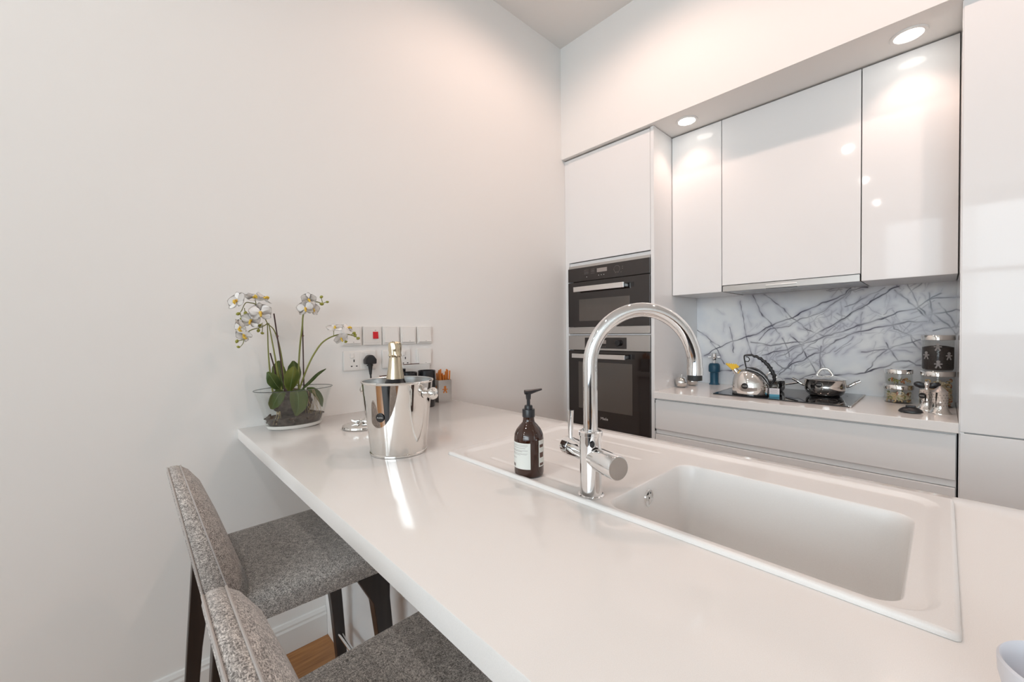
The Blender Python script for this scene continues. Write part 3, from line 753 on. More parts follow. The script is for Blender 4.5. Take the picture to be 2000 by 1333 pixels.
# ------------------------------------------------------------------ orchid
bw = thing('glass_bowl', 'oval clear glass bowl holding the orchid', 'bowl', (.108, .446, ZT))
def oval(prof, n=64): return lathe([(r_, z) for r_, z in prof], n, sx=.68, sy=1.0)
obj('bowl_wall', oval([(.092, .004), (.098, .012), (.105, .045), (.118, .095), (.134, .1435), (.1352, .1448), (.1340, .1455), (.1325, .1445), (.116, .095), (.103, .046), (.0955, .015)]), 'clear_glass', bw)
obj('bowl_base', oval([(0, .0), (.084, .0), (.092, .004), (.0955, .012), (.0945, .0145), (0, .0145)]), 'pot_base', bw)
obj('rim', lathe([(.1336, .1440), (.1350, .1456), (.1360, .1440), (.1350, .1427)], 64, sx=.68, sy=1, closed=True), 'rim_glass', bw)
pl_ = thing('orchid', 'white moth orchid with three flowering stems planted in the glass bowl', 'orchid', (.108, .446, ZT+.0147))
OX = Vector((.108, .446, ZT+.0147))
def W3(y, z, x=.11): return Vector((x, y, z))-OX
# bark bed and root ball
def lump(sx, sy, sz, seed, n=3):
    b = bmesh.new(); bmesh.ops.create_icosphere(b, subdivisions=n, radius=1); random.seed(seed)
    ph = [random.uniform(0, 6) for _ in range(6)]
    for v in b.verts:
        c = v.co; k_ = 1+.10*math.sin(5*c.x+ph[0])*math.sin(6*c.y+ph[1])+.07*math.sin(11*c.z+ph[2]+4*c.x)
        v.co = Vector((c.x*sx*k_, c.y*sy*k_, c.z*sz*k_))
    return b
b = lathe([(0, 0), (.088, 0), (.095, .012), (.099, .026), (.07, .032), (0, .034)], 48, sx=.66, sy=.98)
random.seed(8)
for v in b.verts:
    if v.co.z > .02: v.co.z += random.uniform(-.004, .004)
obj('bark_bed', b, 'bark', pl_)
obj('root_ball', lump(.045, .068, .052, 3), 'bark', pl_, loc=(-.004, -.008, .078))
random.seed(12)
chip = [fin(lump(.006, random.uniform(.016, .028), .0045, 20+i, 2), 'bark_chip') for i in range(3)]
for me in chip: me.materials.append(MATS['bark'])
for k in range(26):
    a = random.uniform(0, 2*PI); r_ = .086
    link('bark_chip', chip[k % 3], None, pl_, loc=(math.cos(a)*r_*.66, math.sin(a)*r_, random.uniform(.016, .034)), rot=(random.uniform(-.3, .3), random.uniform(-.3, .3), random.uniform(0, 3)))
STEMS = [('flower_stem', [(.378, 1.03), (.373, 1.06), (.367, 1.116), (.362, 1.201), (.361, 1.309)], .105, .0031), ('flower_stem', [(.402, 1.02), (.399, 1.057), (.386, 1.134), (.374, 1.219), (.361, 1.309)], .125, .0031),
 ('flower_stem', [(.425, 1.03), (.419, 1.084), (.413, 1.141), (.406, 1.199), (.396, 1.252), (.382, 1.29), (.361, 1.309)], .09, .0028),
 ('flower_stem', [(.462, 1.02), (.462, 1.07), (.464, 1.148), (.471, 1.235), (.479, 1.294), (.484, 1.345), (.50, 1.385), (.53, 1.395), (.552, 1.39)], .10, .0032),
 ('flower_stem', [(.445, 1.02), (.459, 1.06), (.487, 1.136), (.514, 1.191), (.549, 1.238), (.599, 1.263), (.65, 1.265), (.693, 1.249)], .12, .0032),
 ('flower_stem', [(.361, 1.309), (.344, 1.349), (.326, 1.376), (.31, 1.381), (.295, 1.38), (.284, 1.356), (.276, 1.342)], .105, .0017),
 ('flower_stem', [(.361, 1.309), (.337, 1.294), (.308, 1.285), (.289, 1.267), (.283, 1.24), (.274, 1.226)], .12, .0017)]
for nm, pts, x, r_ in STEMS: obj(nm, tube(catmull([W3(y, z, x) for y, z in pts], 5), [r_, r_, r_*.55], 8), 'stem_green', pl_)
for pts, x in (([(.412, 1.02), (.406, 1.066), (.395, 1.181), (.377, 1.344)], .13), ([(.398, 1.02), (.393, 1.067), (.383, 1.144), (.37, 1.2)], .095), ([(.482, 1.02), (.482, 1.068), (.482, 1.329)], .095)):
    obj('support_stake', tube([W3(y, z, x) for y, z in pts], .0024, 8), 'stake', pl_)
for y, z, x in ((.386, 1.262, .13), (.481, 1.262, .098)): obj('stem_clip', lathe([(.0035, -.003), (.0045, 0), (.0035, .003)], 12), 'brown_edge', pl_, loc=W3(y, z, x))
def leaf_mesh(path, widths, wdir, droop=.15, name='leaf', m='leaf_green'):
    """a leaf along path, half widths, fold along the midrib"""
    P = catmull(path, 5); n = len(P); b = bmesh.new(); rows = []
    wd = Vector(wdir).normalized()
    for i, p in enumerate(P):
        u = i/(n-1); w = float(np.interp(u, np.linspace(0, 1, len(widths)), widths))
        tg = (P[min(i+1, n-1)]-P[max(i-1, 0)]).normalized(); side = (wd-tg*wd.dot(tg)).normalized(); nr = tg.cross(side)
        rows.append([b.verts.new(p+side*w*s+nr*droop*w*(abs(s)**1.5)) for s in (-1, -.8, -.45, 0, .45, .8, 1)])
    for p, q in zip(rows, rows[1:]):
        for i in range(6): b.faces.new((p[i], p[i+1], q[i+1], q[i]))
    bmesh.ops.solidify(b, geom=b.faces[:], thickness=.0012)
    lf = obj(name, b, m, pl_, ang=70)
    obj('midrib', tube(P, [.0011, .0008, .0005], 6), 'leaf_vein', lf)
    return lf
LEAF = [
 ([(.425, 1.055, .125), (.424, 1.09, .150), (.426, 1.125, .165), (.432, 1.151, .160)], [.006, .022, .027, .021, .004], (0, 1, 0), 'leaf_bright'),
 ([(.398, 1.06, .12), (.375, 1.09, .14), (.360, 1.115, .15), (.349, 1.135, .145)], [.006, .018, .021, .015, .003], (.1, .8, .6), 'leaf_green'),
 ([(.420, 1.06, .09), (.409, 1.10, .075), (.405, 1.14, .06), (.409, 1.168, .05)], [.006, .02, .026, .02, .004], (0, 1, 0), 'leaf_green'),
 ([(.440, 1.06, .09), (.452, 1.10, .08), (.458, 1.14, .065), (.457, 1.165, .055)], [.006, .02, .026, .02, .004], (0, 1, 0), 'leaf_green'),
 ([(.470, 1.06, .12), (.490, 1.085, .135), (.520, 1.115, .14), (.552, 1.132, .135)], [.004, .008, .010, .008, .002], (.5, -.4, .6), 'leaf_green'),
 ([(.440, 1.060, .135), (.443, 1.052, .158), (.442, 1.006, .168), (.434, .968, .164)], [.010, .026, .032, .024, .004], (0, 1, 0), 'leaf_green'),
 ([(.405, 1.058, .13), (.384, 1.050, .145), (.368, 1.022, .148), (.360, 1.000, .142)], [.008, .019, .023, .018, .004], (.15, .75, -.5), 'leaf_green'),
 ([(.485, 1.060, .12), (.508, 1.050, .135), (.526, 1.022, .14), (.535, .985, .135)], [.005, .012, .014, .011, .002], (.5, .6, .4), 'leaf_green')]
for pts, ws, wd, m_ in LEAF: leaf_mesh([Vector((x, y, z))-OX for y, z, x in pts], ws, wd, .2, 'leaf', m_)
random.seed(21)
for k in range(15):
    y0 = random.uniform(.47, .51); p = Vector((random.uniform(.11, .15), y0, 1.057)); pts = [p]
    for s in range(5): p = p+Vector((random.uniform(-.008, .010), random.uniform(-.006, .010), -.019)); p.x = min(p.x, .16); pts.append(p)
    obj('aerial_root', tube(catmull([q-OX for q in pts], 3), [.0013, .0009, .0006], 6), 'root_tan', pl_)
for k in range(5):
    y0 = random.uniform(.365, .385); p = Vector((.15, y0, .99)); pts = [p]
    for s in range(3): p = p+Vector((random.uniform(-.006, .004), random.uniform(-.007, .007), -.016)); pts.append(p)
    obj('aerial_root', tube(catmull([q-OX for q in pts], 3), [.0013, .0009, .0006], 6), 'root_tan', pl_)
# flowers: a centre with five petals and a lip
def petal(L, w, tip, cup):
    b = bmesh.new(); rows = []
    for i in range(7):
        u = i/6; ww = w*math.sin(PI*min(1, (u*.92+.05))**tip); 
        rows.append([b.verts.new((s*ww, u*L, cup*(u*u)*L*.5-.10*ww*s*s+.02*L*math.sin(3*s+4*u))) for s in (-1, -.5, 0, .5, 1)])
    for p, q in zip(rows, rows[1:]):
        for i in range(4): b.faces.new((p[i], p[i+1], q[i+1], q[i]))
    bmesh.ops.solidify(b, geom=b.faces[:], thickness=.0006)
    me = fin(b, 'petal', True, 80); me.materials.append(MATS['petal']); return me
SEP = petal(.036, .0150, 1.0, .1); PET = petal(.037, .024, 1.0, .15)
b = lump(.0055, .006, .006, 5, 2); CEN = fin(b, 'flower_centre'); CEN.materials.append(MATS['lip_yellow'])
b = tube([(0, 0, .002), (0, -.006, .008), (0, -.012, .009), (0, -.016, .004)], [.004, .0065, .005, .002], 10, flat=.7); LIP = fin(b, 'lip'); LIP.materials.append(MATS['lip_yellow'])
b = lump(.0022, .003, .002, 6, 1); SPK = fin(b, 'lip_spot'); SPK.materials.append(MATS['lip_red'])
toC = Vector((1.0, -.28, .1))
def flower(y, z, x, d, spin=0, s=1.0):
    c = link('flower', CEN, None, pl_)
    zv = Vector(d).normalized(); xv = Vector((0, 0, 1)).cross(zv)
    xv = xv.normalized() if xv.length > .05 else Vector((0, 1, 0)); yv = zv.cross(xv)
    R_ = Matrix((xv, yv, zv)).transposed() @ Matrix.Rotation(spin, 3, 'Z')
    c.location = Vector((x, y, z))-OX; c.rotation_euler = R_.to_euler(); c.scale = (s, s, s)
    for a, me, nm in ((0, SEP, 'sepal'), (2.2, SEP, 'sepal'), (-2.2, SEP, 'sepal'), (1.22, PET, 'petal'), (-1.22, PET, 'petal')):
        link(nm, me, None, c, rot=(0, 0, a), loc=(0, 0, .0012 if nm == 'petal' else 0))
    link('lip', LIP, None, c, loc=(0, .0, .001)); link('lip_spot', SPK, None, c, loc=(.003, -.003, .0075))
FL = [(.331, 1.345, .150, (1, -.25, .05), .1, 1.0), (.304, 1.317, .135, (1, -.5, -.1), -.2, .85), (.276, 1.294, .125, (.35, -1, -.35), .4, .9), (.266, 1.385, .125, (.5, -.8, .35), .3, 1.0),
      (.320, 1.400, .11, (.5, .1, .85), .2, .95), (.349, 1.398, .12, (.4, .5, .75), 1.0, .9), (.286, 1.268, .12, (.5, -.6, -.6), .6, .9),
      (.497, 1.400, .125, (1, .0, .15), .0, .80), (.482, 1.366, .135, (1, -.5, -.05), .2, .85), (.513, 1.365, .12, (.9, .35, -.1), -.2, .80),
      (.592, 1.292, .125, (.5, -.2, .9), .2, .9), (.612, 1.250, .135, (.8, .1, -.6), .5, .80), (.648, 1.292, .115, (.5, .4, .8), .6, .8)]
for f_ in FL: flower(*f_)
BUD = fin(lathe([(0, -.0075), (.004, -.005), (.0058, 0), (.005, .004), (.002, .0075), (0, .0085)], 14), 'bud'); BUD.materials.append(MATS['bud'])
for i, (y, z) in enumerate([(.271, 1.341), (.281, 1.324), (.292, 1.344), (.335, 1.301), (.33, 1.283), (.342, 1.273), (.265, 1.246), (.269, 1.226), (.546, 1.414), (.547, 1.386), (.568, 1.395), (.672, 1.271), (.676, 1.262), (.689, 1.249), (.638, 1.236)]):
    random.seed(50+i); q = link('bud', BUD, None, pl_, loc=W3(y, z, .118), rot=(random.uniform(1.2, 2.8), random.uniform(-.5, .5), 0)); k_ = random.uniform(.75, 1.1); q.scale = (k_, k_, k_)
TW = [[(.284, 1.356), (.277, 1.345), (.281, 1.324)], [(.29, 1.362), (.292, 1.344)], [(.345, 1.31), (.335, 1.301), (.33, 1.283)], [(.345, 1.305), (.342, 1.273)], [(.283, 1.25), (.265, 1.246)], [(.552, 1.39), (.546, 1.414)], [(.552, 1.39), (.568, 1.395)], [(.66, 1.262), (.672, 1.271)], [(.625, 1.262), (.634, 1.25), (.638, 1.236)], [(.326, 1.376), (.322, 1.398)], [(.484, 1.345), (.49, 1.365)], [(.592, 1.262), (.592, 1.288)]]
for tw in TW: obj('twig', tube([W3(y, z, .112) for y, z in tw], .0013, 6), 'stem_green', pl_)

# ------------------------------------------------------------------ sockets and switches on the left wall
def plate(y0, y1, z0, z1, label, nm='light_switch', cat='switch', group=None):
    t = thing(nm, label, cat, (0, (y0+y1)/2, (z0+z1)/2), group=group)
    hw, hz = (y1-y0)/2, (z1-z0)/2
    obj('faceplate', box(0.0002, -hw, -hz, .009, hw, hz, .0022), 'switch_white', t)
    return t, hw, hz
def rocker(t, hw, hz, n=1):
    for k in range(n):
        r_ = obj('rocker', prism([(.0086, -hz+.010), (.0160, -hz+.010), (.0100, hz-.008), (.0086, hz-.008)], -hw+.008, hw-.008, .0006), 'switch_white', t, ang=20)
        obj('rocker_mark', box(.0150, .0015, -hz+.014, .0161, .0055, -hz+.0162), 'print_dim', r_, smooth=False)
LB = ['single white rocker switch behind the orchid flowers', 'white isolator switch plate with a red rocker', 'white rocker switch next to the red isolator', 'white rocker switch, middle of the upper row past the bottle', 'white rocker switch at the end of the upper row']
Y5 = [(.664, .750), (.757, .843), (.850, .934), (.940, 1.023), (1.030, 1.113)]
for i, (a, b_) in enumerate(Y5):
    t, hw, hz = plate(a, b_, 1.216, 1.302, LB[i])
    if i == 1:
        obj('inner_panel', box(.0088, -hw+.008, -hz+.010, .0102, hw-.008, hz-.014, .0004), 'switch_white', t)
        obj('red_rocker', prism([(.0095, -.014), (.0150, -.014), (.0120, .018), (.0095, .018)], .0015, .0255, .0006), 'switch_red', t, ang=20)
        obj('rocker_mark', box(.0100, .0105, .023, .0106, .0165, .0252), 'print_dim', t, smooth=False)
    else: rocker(t, hw, hz)
def gang(t, yc, hz, rock=True):
    obj('module', box(.0088, yc-.034, -hz+.006, .0100, yc+.034, hz-.006, .0004), 'switch_white', t)
    for (dy, dz, w, h_) in ((.008, .000, .0025, .0055), (-.003, -.024, .0036, .0024), (.0195, -.024, .0036, .0024)):
        obj('pin_slot_shade', box(.0096, yc+dy-w, dz-h_, .0103, yc+dy+w, dz+h_), 'black_rubber', t, smooth=False)  # black inlays on the face, coloured as the shade in the pin openings
    obj('socket_rocker', box(.0095, yc-.008, .013, .0135, yc+.006, .034, .0008), 'switch_white', t)
t, hw, hz = plate(.668, .814, 1.106, 1.192, 'white double wall socket with a black plug in it', 'wall_socket', 'socket'); gang(t, -.036, hz); gang(t, .036, hz)
t, hw, hz = plate(.846, .990, 1.106, 1.192, 'white double wall socket behind the champagne bottle neck', 'wall_socket', 'socket'); gang(t, -.036, hz); gang(t, .036, hz)
t, hw, hz = plate(1.027, 1.111, 1.106, 1.192, 'single white rocker switch in the lower row above the white board'); rocker(t, hw, hz)
pg = thing('power_plug', 'black moulded power plug with cable in the double socket', 'plug', (.0104, .779, 1.146))
b = prism([(-.025, -.014), (.025, -.014), (.026, .006), (.014, .022), (.006, .027), (-.006, .027), (-.014, .022), (-.026, .006)], 0, .03, .004)
obj('plug_body', b, 'black_plastic', pg, rot=(0, 0, -PI/2), loc=(0, 0, 0))
obj('strain_relief', tube([(.016, 0, -.012), (.017, 0, -.03), (.018, 0, -.062)], [.0115, .009, .005], 14), 'black_rubber', pg)
obj('cable', tube(catmull([(.018, 0, -.060), (.020, .004, -.12), (.022, .02, -.17), (.022, .02, -.2), (.023, .03, -.2215), (.025, .05, -.2215)], 5), .0036, 10), 'black_rubber', pg)

# ------------------------------------------------------------------ small things by the wall behind the bucket
wb = thing('white_board', 'thin white upright board with a brown top edge against the wall', 'board', (.004, .945, ZT))
obj('shell', box(0, 0, 0, .012, .150, .196, .003, 2), 'white_box', wb)
obj('top_edge', box(.001, .002, .1965, .011, .148, .1995, .001), 'brown_edge', wb)
gj = thing('glass_tumbler_box', 'square clear box with a dark rim behind the bucket', 'container', (.060, .806, ZT))
obj('wall_panes', box(.0, 0, 0, .075, .072, .155, .001), 'clear_glass', gj, smooth=False)
rm = bmesh.new()
for q in ((-.001, -.001, .155, .076, .003, .159), (-.001, .069, .155, .076, .073, .159), (-.001, .003, .155, .003, .069, .159), (.072, .003, .155, .076, .069, .159)): box(*q, bm=rm)
obj('rim', rm, 'brown_edge', gj, smooth=False)
bc_ = thing('black_canister', 'tall slim black canister behind the champagne bottle', 'canister', (.052, .918, ZT))
obj('body', lathe([(0, 0), (.018, 0), (.019, .003), (.019, .168), (0, .168)], 32), 'black_plastic', bc_)
obj('cap', lathe([(.0195, .168), (.0195, .182), (.018, .1835), (0, .1835)], 32), 'black_gloss', bc_)
def mug(x, y, r, h, rz, label):
    t = thing('mug', label, 'mug', (x, y, ZT), rz)
    obj('cup', lathe([(0, 0), (r*.82, 0), (r*.88, .003), (r, h*.25), (r, h-.002), (r-.0015, h), (r-.004, h-.002), (r-.004, h*.25), (r*.8, .006), (0, .006)], 40), 'cup_black', t)
    obj('handle', tube(catmull([(r-.002, 0, h*.82), (r+.024, 0, h*.8), (r+.030, 0, h*.5), (r+.020, 0, h*.25), (r-.003, 0, h*.18)], 6), .0052, 12, flat=1.3), 'cup_black', t)
    return t
mug(.110, .925, .036, .170, 2.6, 'tall black mug beside the slim canister')
mug(.110, 1.018, .041, .172, -.6, 'tall black mug beside the steel straw holder')
sh = thing('straw_holder', 'square steel holder with a cut-out figure, filled with orange sticks', 'holder', (.045, 1.150, ZT), math.radians(-14))
b = bmesh.new()
for q in ((-.034, -.034, 0, -.033, .034, .112), (.033, -.034, 0, .034, .034, .112), (-.033, -.034, 0, .033, -.033, .112), (-.033, .033, 0, .033, .034, .112), (-.033, -.033, 0, .033, .033, .001)): box(*q, bm=b)
obj('holder_wall', b, 'box_steel', sh, smooth=False)
def figure(par, s, loc, rot, m, name='cut_out_figure', y=.0006):
    """a plain little person: disc head, bar arms, two legs"""
    b = bmesh.new()
    hd_ = lathe([(0, 0), (.30*s, 0), (.30*s, y)], 20); bmesh.ops.transform(hd_, matrix=Matrix.Translation((0, .62*s, 0)), verts=hd_.verts); merge(b, hd_)
    box(-.60*s, .05*s, 0, .60*s, .28*s, y, bm=b); box(-.24*s, -.25*s, 0, .24*s, .34*s, y, bm=b)
    for k in (-1, 1):
        l_ = box(-.13*s, -.62*s, 0, .13*s, .0, y); bmesh.ops.transform(l_, matrix=Matrix.Translation((k*.14*s, -.12*s, 0)) @ Matrix.Rotation(k*.38, 4, 'Z'), verts=l_.verts); merge(b, l_)
    return obj(name, b, m, par, loc=loc, rot=rot, smooth=False)
figure(sh, .022, (.0341, .0, .062), face_rot((1, 0, 0)), 'straw')
figure(sh, .022, (0, -.0341, .062), face_rot((0, -1, 0)), 'straw')
random.seed(31)
ST = [fin(tube([(0, 0, 0), (0, 0, .155)], .0042, 10), 'straw') for _ in range(1)][0]; ST.materials.append(MATS['straw'])
for k in range(22):
    x, y = random.uniform(-.022, .022), random.uniform(-.022, .022)
    q_ = tag(link('straw', ST, None, None, loc=Vector((.045, 1.150, ZT+.0012))+Matrix.Rotation(math.radians(-14), 3, 'Z') @ Vector((x, y, 0)), rot=(-y*1.6, x*1.6, 0)), 'orange stick standing in the square steel holder', 'stick', 'orange sticks in the steel holder')
    q_.scale = (1, 1, random.uniform(.82, 1.06))

# ------------------------------------------------------------------ hob and what stands on it
ZH = ZT+.006
hb = thing('induction_hob', 'black glass induction hob with steel side trims', 'hob', (0, 0, 0))
obj('glass', box(.936, 2.292, ZT+.0003, 1.508, 2.755, ZH, .0008), 'hob_glass', hb)
for x in (.929, 1.5085): obj('side_trim', box(x, 2.290, ZT+.0003, x+.0065, 2.757, ZH+.0006, .0008), 'steel_brushed', hb)
for (x, y, r_) in ((1.08, 2.40, .09), (1.08, 2.63, .075), (1.37, 2.43, .075), (1.37, 2.62, .09)):
    obj('zone_ring', lathe([(r_, ZH+.00002), (r_+.0012, ZH+.00008)], 64), 'print_dim', hb, loc=(x, y, 0))
# kettle
KX, KY = 1.092, 2.378
ke = thing('kettle', 'domed polished kettle with black arched handle and yellow whistle', 'kettle', (KX, KY, ZH), math.atan2(.28, .96))
prof = [(0, 0), (.078, 0), (.083, .003), (.0845, .010), (.0845, .045), (.083, .062), (.078, .082), (.068, .103), (.054, .120), (.036, .1315), (.018, .1375), (0, .139)]
b = lathe(prof, 64)
for v in b.verts:                       # the crown leans towards the spout
    k_ = max(0, v.co.z-.05)/.09; v.co.x -= .016*k_*k_
obj('body', b, 'steel_warm', ke, ang=50)
obj('base_band', lathe([(.0835, .001), (.0852, .002), (.0852, .009), (.0846, .0105)], 64), 'black_gloss', ke)
sp = obj('spout', tube([(-.050, 0, .098), (-.064, 0, .118), (-.074, 0, .132)], [.020, .0155, .0135], 20), 'steel_warm', ke)
for k in range(5):
    o_ = Vector((-.074+k*.0050, (k-2)*.003, .124+k*.0042)); d_ = Vector((-.72, 0, .69)); L = .054-k*.0075
    obj('whistle_pipe', tube([o_, o_+d_*L], .0052, 10), 'yellow_plastic', ke)
hp = catmull([(-.018, 0, .137), (-.024, 0, .165), (-.028, 0, .200), (-.018, 0, .207), (.010, 0, .206), (.045, 0, .190), (.080, 0, .155), (.102, 0, .112), (.107, 0, .085), (.096, 0, .062), (.083, 0, .052)], 6)
hr = [.005, .005, .006, .0075, .010, .013, .0155, .0165, .013, .006, .004]
b = tube(hp, hr, 14, flat=.62, up=(0, 1, 0))
for v in b.verts:                       # finger grips
    if v.co.x > .0 and v.co.z > .09:
        a = math.atan2(v.co.z-.08, v.co.x); rr_ = 1+.022*math.sin(a*34); v.co.x *= rr_; v.co.z = .08+(v.co.z-.08)*rr_
obj('handle', b, 'black_plastic', ke, ang=60)
obj('handle_spine', tube(catmull([(-.018, 0, .139), (.020, 0, .137), (.048, 0, .120), (.072, 0, .092), (.083, 0, .060)], 6), .0048, 10), 'black_plastic', ke)
obj('lid_knob', tube(catmull([(-.024, 0, .175), (-.010, 0, .174), (-.004, 0, .185), (-.010, 0, .196), (-.02, 0, .198)], 5), .0022, 8), 'black_plastic', ke)
kv = Matrix.Rotation(-math.atan2(.28, .96), 3, 'Z') @ Vector((1.789-KX, -KY, 0)).normalized()
kv = Matrix.Rotation(math.radians(-17), 3, 'Z') @ kv
sticker(ke, .0155, kv*.0852+Vector((0, 0, .052)), face_rot(kv))
# casserole
PX, PY = 1.374, 2.585
ca = thing('casserole', 'polished casserole with loop lid and two side handles on the hob', 'pot', (PX, PY, ZH), math.atan2(.20, .98))
obj('body', lathe([(0, 0), (.058, 0), (.066, .003), (.078, .016), (.085, .034), (.0865, .050), (.0865, .080), (.0885, .082), (.0885, .0845), (.084, .0845), (.083, .06), (.06, .006), (0, .006)], 64), 'steel_warm', ca, ang=50)
ld2 = obj('lid', lathe([(.0875, .0848), (.0885, .0865), (.084, .0895), (.055, .100), (.025, .106), (0, .107)], 64), 'steel_warm', ca)
obj('lid_handle', tube(catmull([(-.033, 0, .103), (-.026, 0, .118), (-.014, 0, .134), (.0, 0, .1385), (.014, 0, .134), (.026, 0, .118), (.033, 0, .103)], 6), .0055, 14), 'steel_warm', ld2)
for s in (-1, 1):
    obj('side_handle', tube(catmull([(s*.083, 0, .050), (s*.097, 0, .056), (s*.118, 0, .072), (s*.138, 0, .083)], 6), [.0075, .0072, .0088, .0075], 14, flat=1.9, up=(0, 0, 1)), 'steel_warm', ca)
pv = Matrix.Rotation(-math.atan2(.20, .98), 3, 'Z') @ Vector((1.789-PX, -PY, 0)).normalized()
pv = Matrix.Rotation(math.radians(-16), 3, 'Z') @ pv
sticker(ca, .0140, pv*.0868+Vector((0, 0, .062)), face_rot(pv))
# saucepan behind the kettle
sp_ = thing('saucepan', 'small polished lidded saucepan behind the kettle', 'pot', (1.130, 2.610, ZH), math.atan2(.28, .96))
obj('body', lathe([(0, 0), (.050, 0), (.056, .003), (.063, .015), (.066, .032), (.066, .056), (.068, .058), (.068, .060), (.064, .060), (.062, .04), (.05, .006), (0, .006)], 48), 'steel_warm', sp_, ang=50)
l3 = obj('lid', lathe([(.067, .0604), (.068, .062), (.064, .065), (.04, .074), (.018, .078), (0, .079)], 48), 'steel_warm', sp_)
obj('lid_handle', tube(catmull([(-.026, 0, .0745), (-.018, 0, .092), (0, 0, .102), (.018, 0, .092), (.026, 0, .0745)], 6), .0048, 12), 'steel_warm', l3)
obj('side_handle', tube(catmull([(.063, 0, .038), (.078, 0, .043), (.100, 0, .048), (.122, 0, .053)], 6), [.006, .006, .0075, .0065], 12, flat=1.8, up=(0, 0, 1)), 'steel_warm', sp_)
# small printed card
cc = thing('price_card', 'small folded white card with a blue foot on the hob', 'card', (1.203, 2.372, ZH), math.atan2(.22, .97))
a_ = bmesh.new(); 
fr = box(-.0215, -.0008, 0, .0215, .0008, .042); bmesh.ops.transform(fr, matrix=Matrix.Rotation(-.14, 4, 'X'), verts=fr.verts); merge(a_, fr)
bk_ = box(-.0215, -.0008, 0, .0215, .0008, .042); bmesh.ops.transform(bk_, matrix=Matrix.Translation((0, .0118, 0)) @ Matrix.Rotation(.14, 4, 'X'), verts=bk_.verts); merge(a_, bk_)
obj('card', a_, 'card_white', cc, smooth=False)
q = obj('blue_band', box(-.0216, -.0014, .0, .0216, -.0009, .012), 'card_blue', cc, rot=(-.14, 0, 0), smooth=False)
for k in range(5): obj('print_row', box(-.017, -.0012, .016+k*.005, .016-.004*(k % 2), -.00085, .0175+k*.005), 'etched', cc, rot=(-.14, 0, 0), smooth=False)

# ------------------------------------------------------------------ things on the hob worktop
def apple(x, y, r, label):
    t = thing('apple_timer', label, 'timer', (x, y, ZT))
    obj('body', lathe([(0, .0015), (r*.55, 0), (r*.80, r*.22), (r, r*.75), (r*1.0, r*1.0), (r*.85, r*1.5), (r*.5, r*1.82), (r*.18, r*1.83), (0, r*1.72)], 48), 'steel_warm', t, ang=60)
    obj('stalk', tube([(0, 0, r*1.70), (.001, 0, r*2.0), (.003, 0, r*2.25)], .0018, 8), 'steel_warm', t)
    obj('seam_ring', lathe([(r*.982, r*.71), (r*1.004, r*.73), (r*.986, r*.75)], 48), 'steel_mirror', t)
apple(.688, 2.455, .0350, 'polished apple-shaped steel ball with stalk, nearer the worktop front')
apple(.700, 2.585, .0330, 'polished apple-shaped steel ball with stalk, nearer the marble splashback')
cs = thing('corkscrew', 'blue figure-shaped corkscrew with chrome top by the marble', 'corkscrew', (.782, 2.725, ZT))
obj('blue_body', lathe([(0, 0), (.031, 0), (.031, .003), (.026, .010), (.0245, .016), (.0250, .075), (.0255, .078), (.032, .082), (.0335, .088), (.0335, .118), (.0305, .130), (.024, .136), (0, .137)], 48), 'blue_body', cs)
obj('screw_neck', lathe([(.0085, .136), (.0085, .156), (.012, .158), (0, .158)], 24), 'chrome', cs)
obj('head', lathe([(.006, .156), (.015, .161), (.0175, .172), (.0165, .184), (.017, .190), (.017, .199), (.014, .203), (0, .2035)], 32), 'chrome', cs)
obj('crank', tube([(-.034, 0, .176), (0, 0, .176), (.034, 0, .176)], [.005, .004, .005], 12), 'chrome', cs, rot=(0, 0, .25))
# jars
random.seed(77)
PA = []
for mm, shp in (('pasta', 0), ('pasta_red', 1), ('pasta_green', 2), ('pasta_cream', 0)):
    b = tube(catmull([(math.cos(a)*.006, math.sin(a)*.006, a*.0012) for a in (0, 1, 2, 3.2, 4.4)], 2), .0026, 6); me = fin(b, 'pasta_piece'); me.materials.append(MATS[mm]); PA.append(me)
def jar(x, y, z, r, h, lidh, label, fill, fillz):
    t = thing('storage_jar', label, 'jar', (x, y, z), 0)
    obj('glass', lathe([(0, 0), (r*.93, 0), (r*.98, .003), (r, .009), (r, h-.004), (r-.001, h-.001), (r-.003, h-.004), (r-.0025, .01), (r*.9, .005), (0, .005)], 48), 'clear_glass', t)
    obj('base', lathe([(0, .0052), (r*.9, .0052), (r*.9, .0058), (0, .0058)], 40), 'clear_glass', t)
    obj('lid', lathe([(r*1.0, h-.001), (r*1.035, h), (r*1.035, h+lidh-.002), (r*1.01, h+lidh), (0, h+lidh)], 48), 'steel_warm', t)
    if fill == 'pasta':
        rings = 0; k = 0; zz = .011
        while zz < fillz:
            m_ = 8 if zz < fillz-.012 else 5
            for i in range(m_):
                a = 2*PI*(i+random.random()*.8)/m_; q = r*.72
                link('pasta_piece', PA[random.choice((0, 0, 1, 2, 3, 3))], None, t, loc=(math.cos(a)*q, math.sin(a)*q, zz+random.uniform(-.002, .002)), rot=(random.uniform(0, 3), random.uniform(0, 3), random.uniform(0, 3)))
            zz += .0085
        obj('pasta_core', lump(r*.62, r*.62, fillz*.45, 4), 'pasta_cream', t, loc=(0, 0, fillz*.5+.002))
    elif fill == 'coffee':
        obj('coffee_fill', lathe([(0, .006), (r*.90, .006), (r*.955, .012), (r*.955, fillz), (r*.5, fillz+.006), (0, fillz+.008)], 40), 'coffee', t)
    elif fill == 'sparse':
        for i in range(13):
            a = 2*PI*i/13; q = r*random.uniform(.5, .72)
            link('pasta_piece', PA[random.choice((0, 1, 2, 3))], None, t, loc=(math.cos(a)*q, math.sin(a)*q, random.uniform(.012, .024)), rot=(random.uniform(0, 3), random.uniform(0, 3), random.uniform(0, 3)))
    return t
JX, JY = 1.646, 2.612
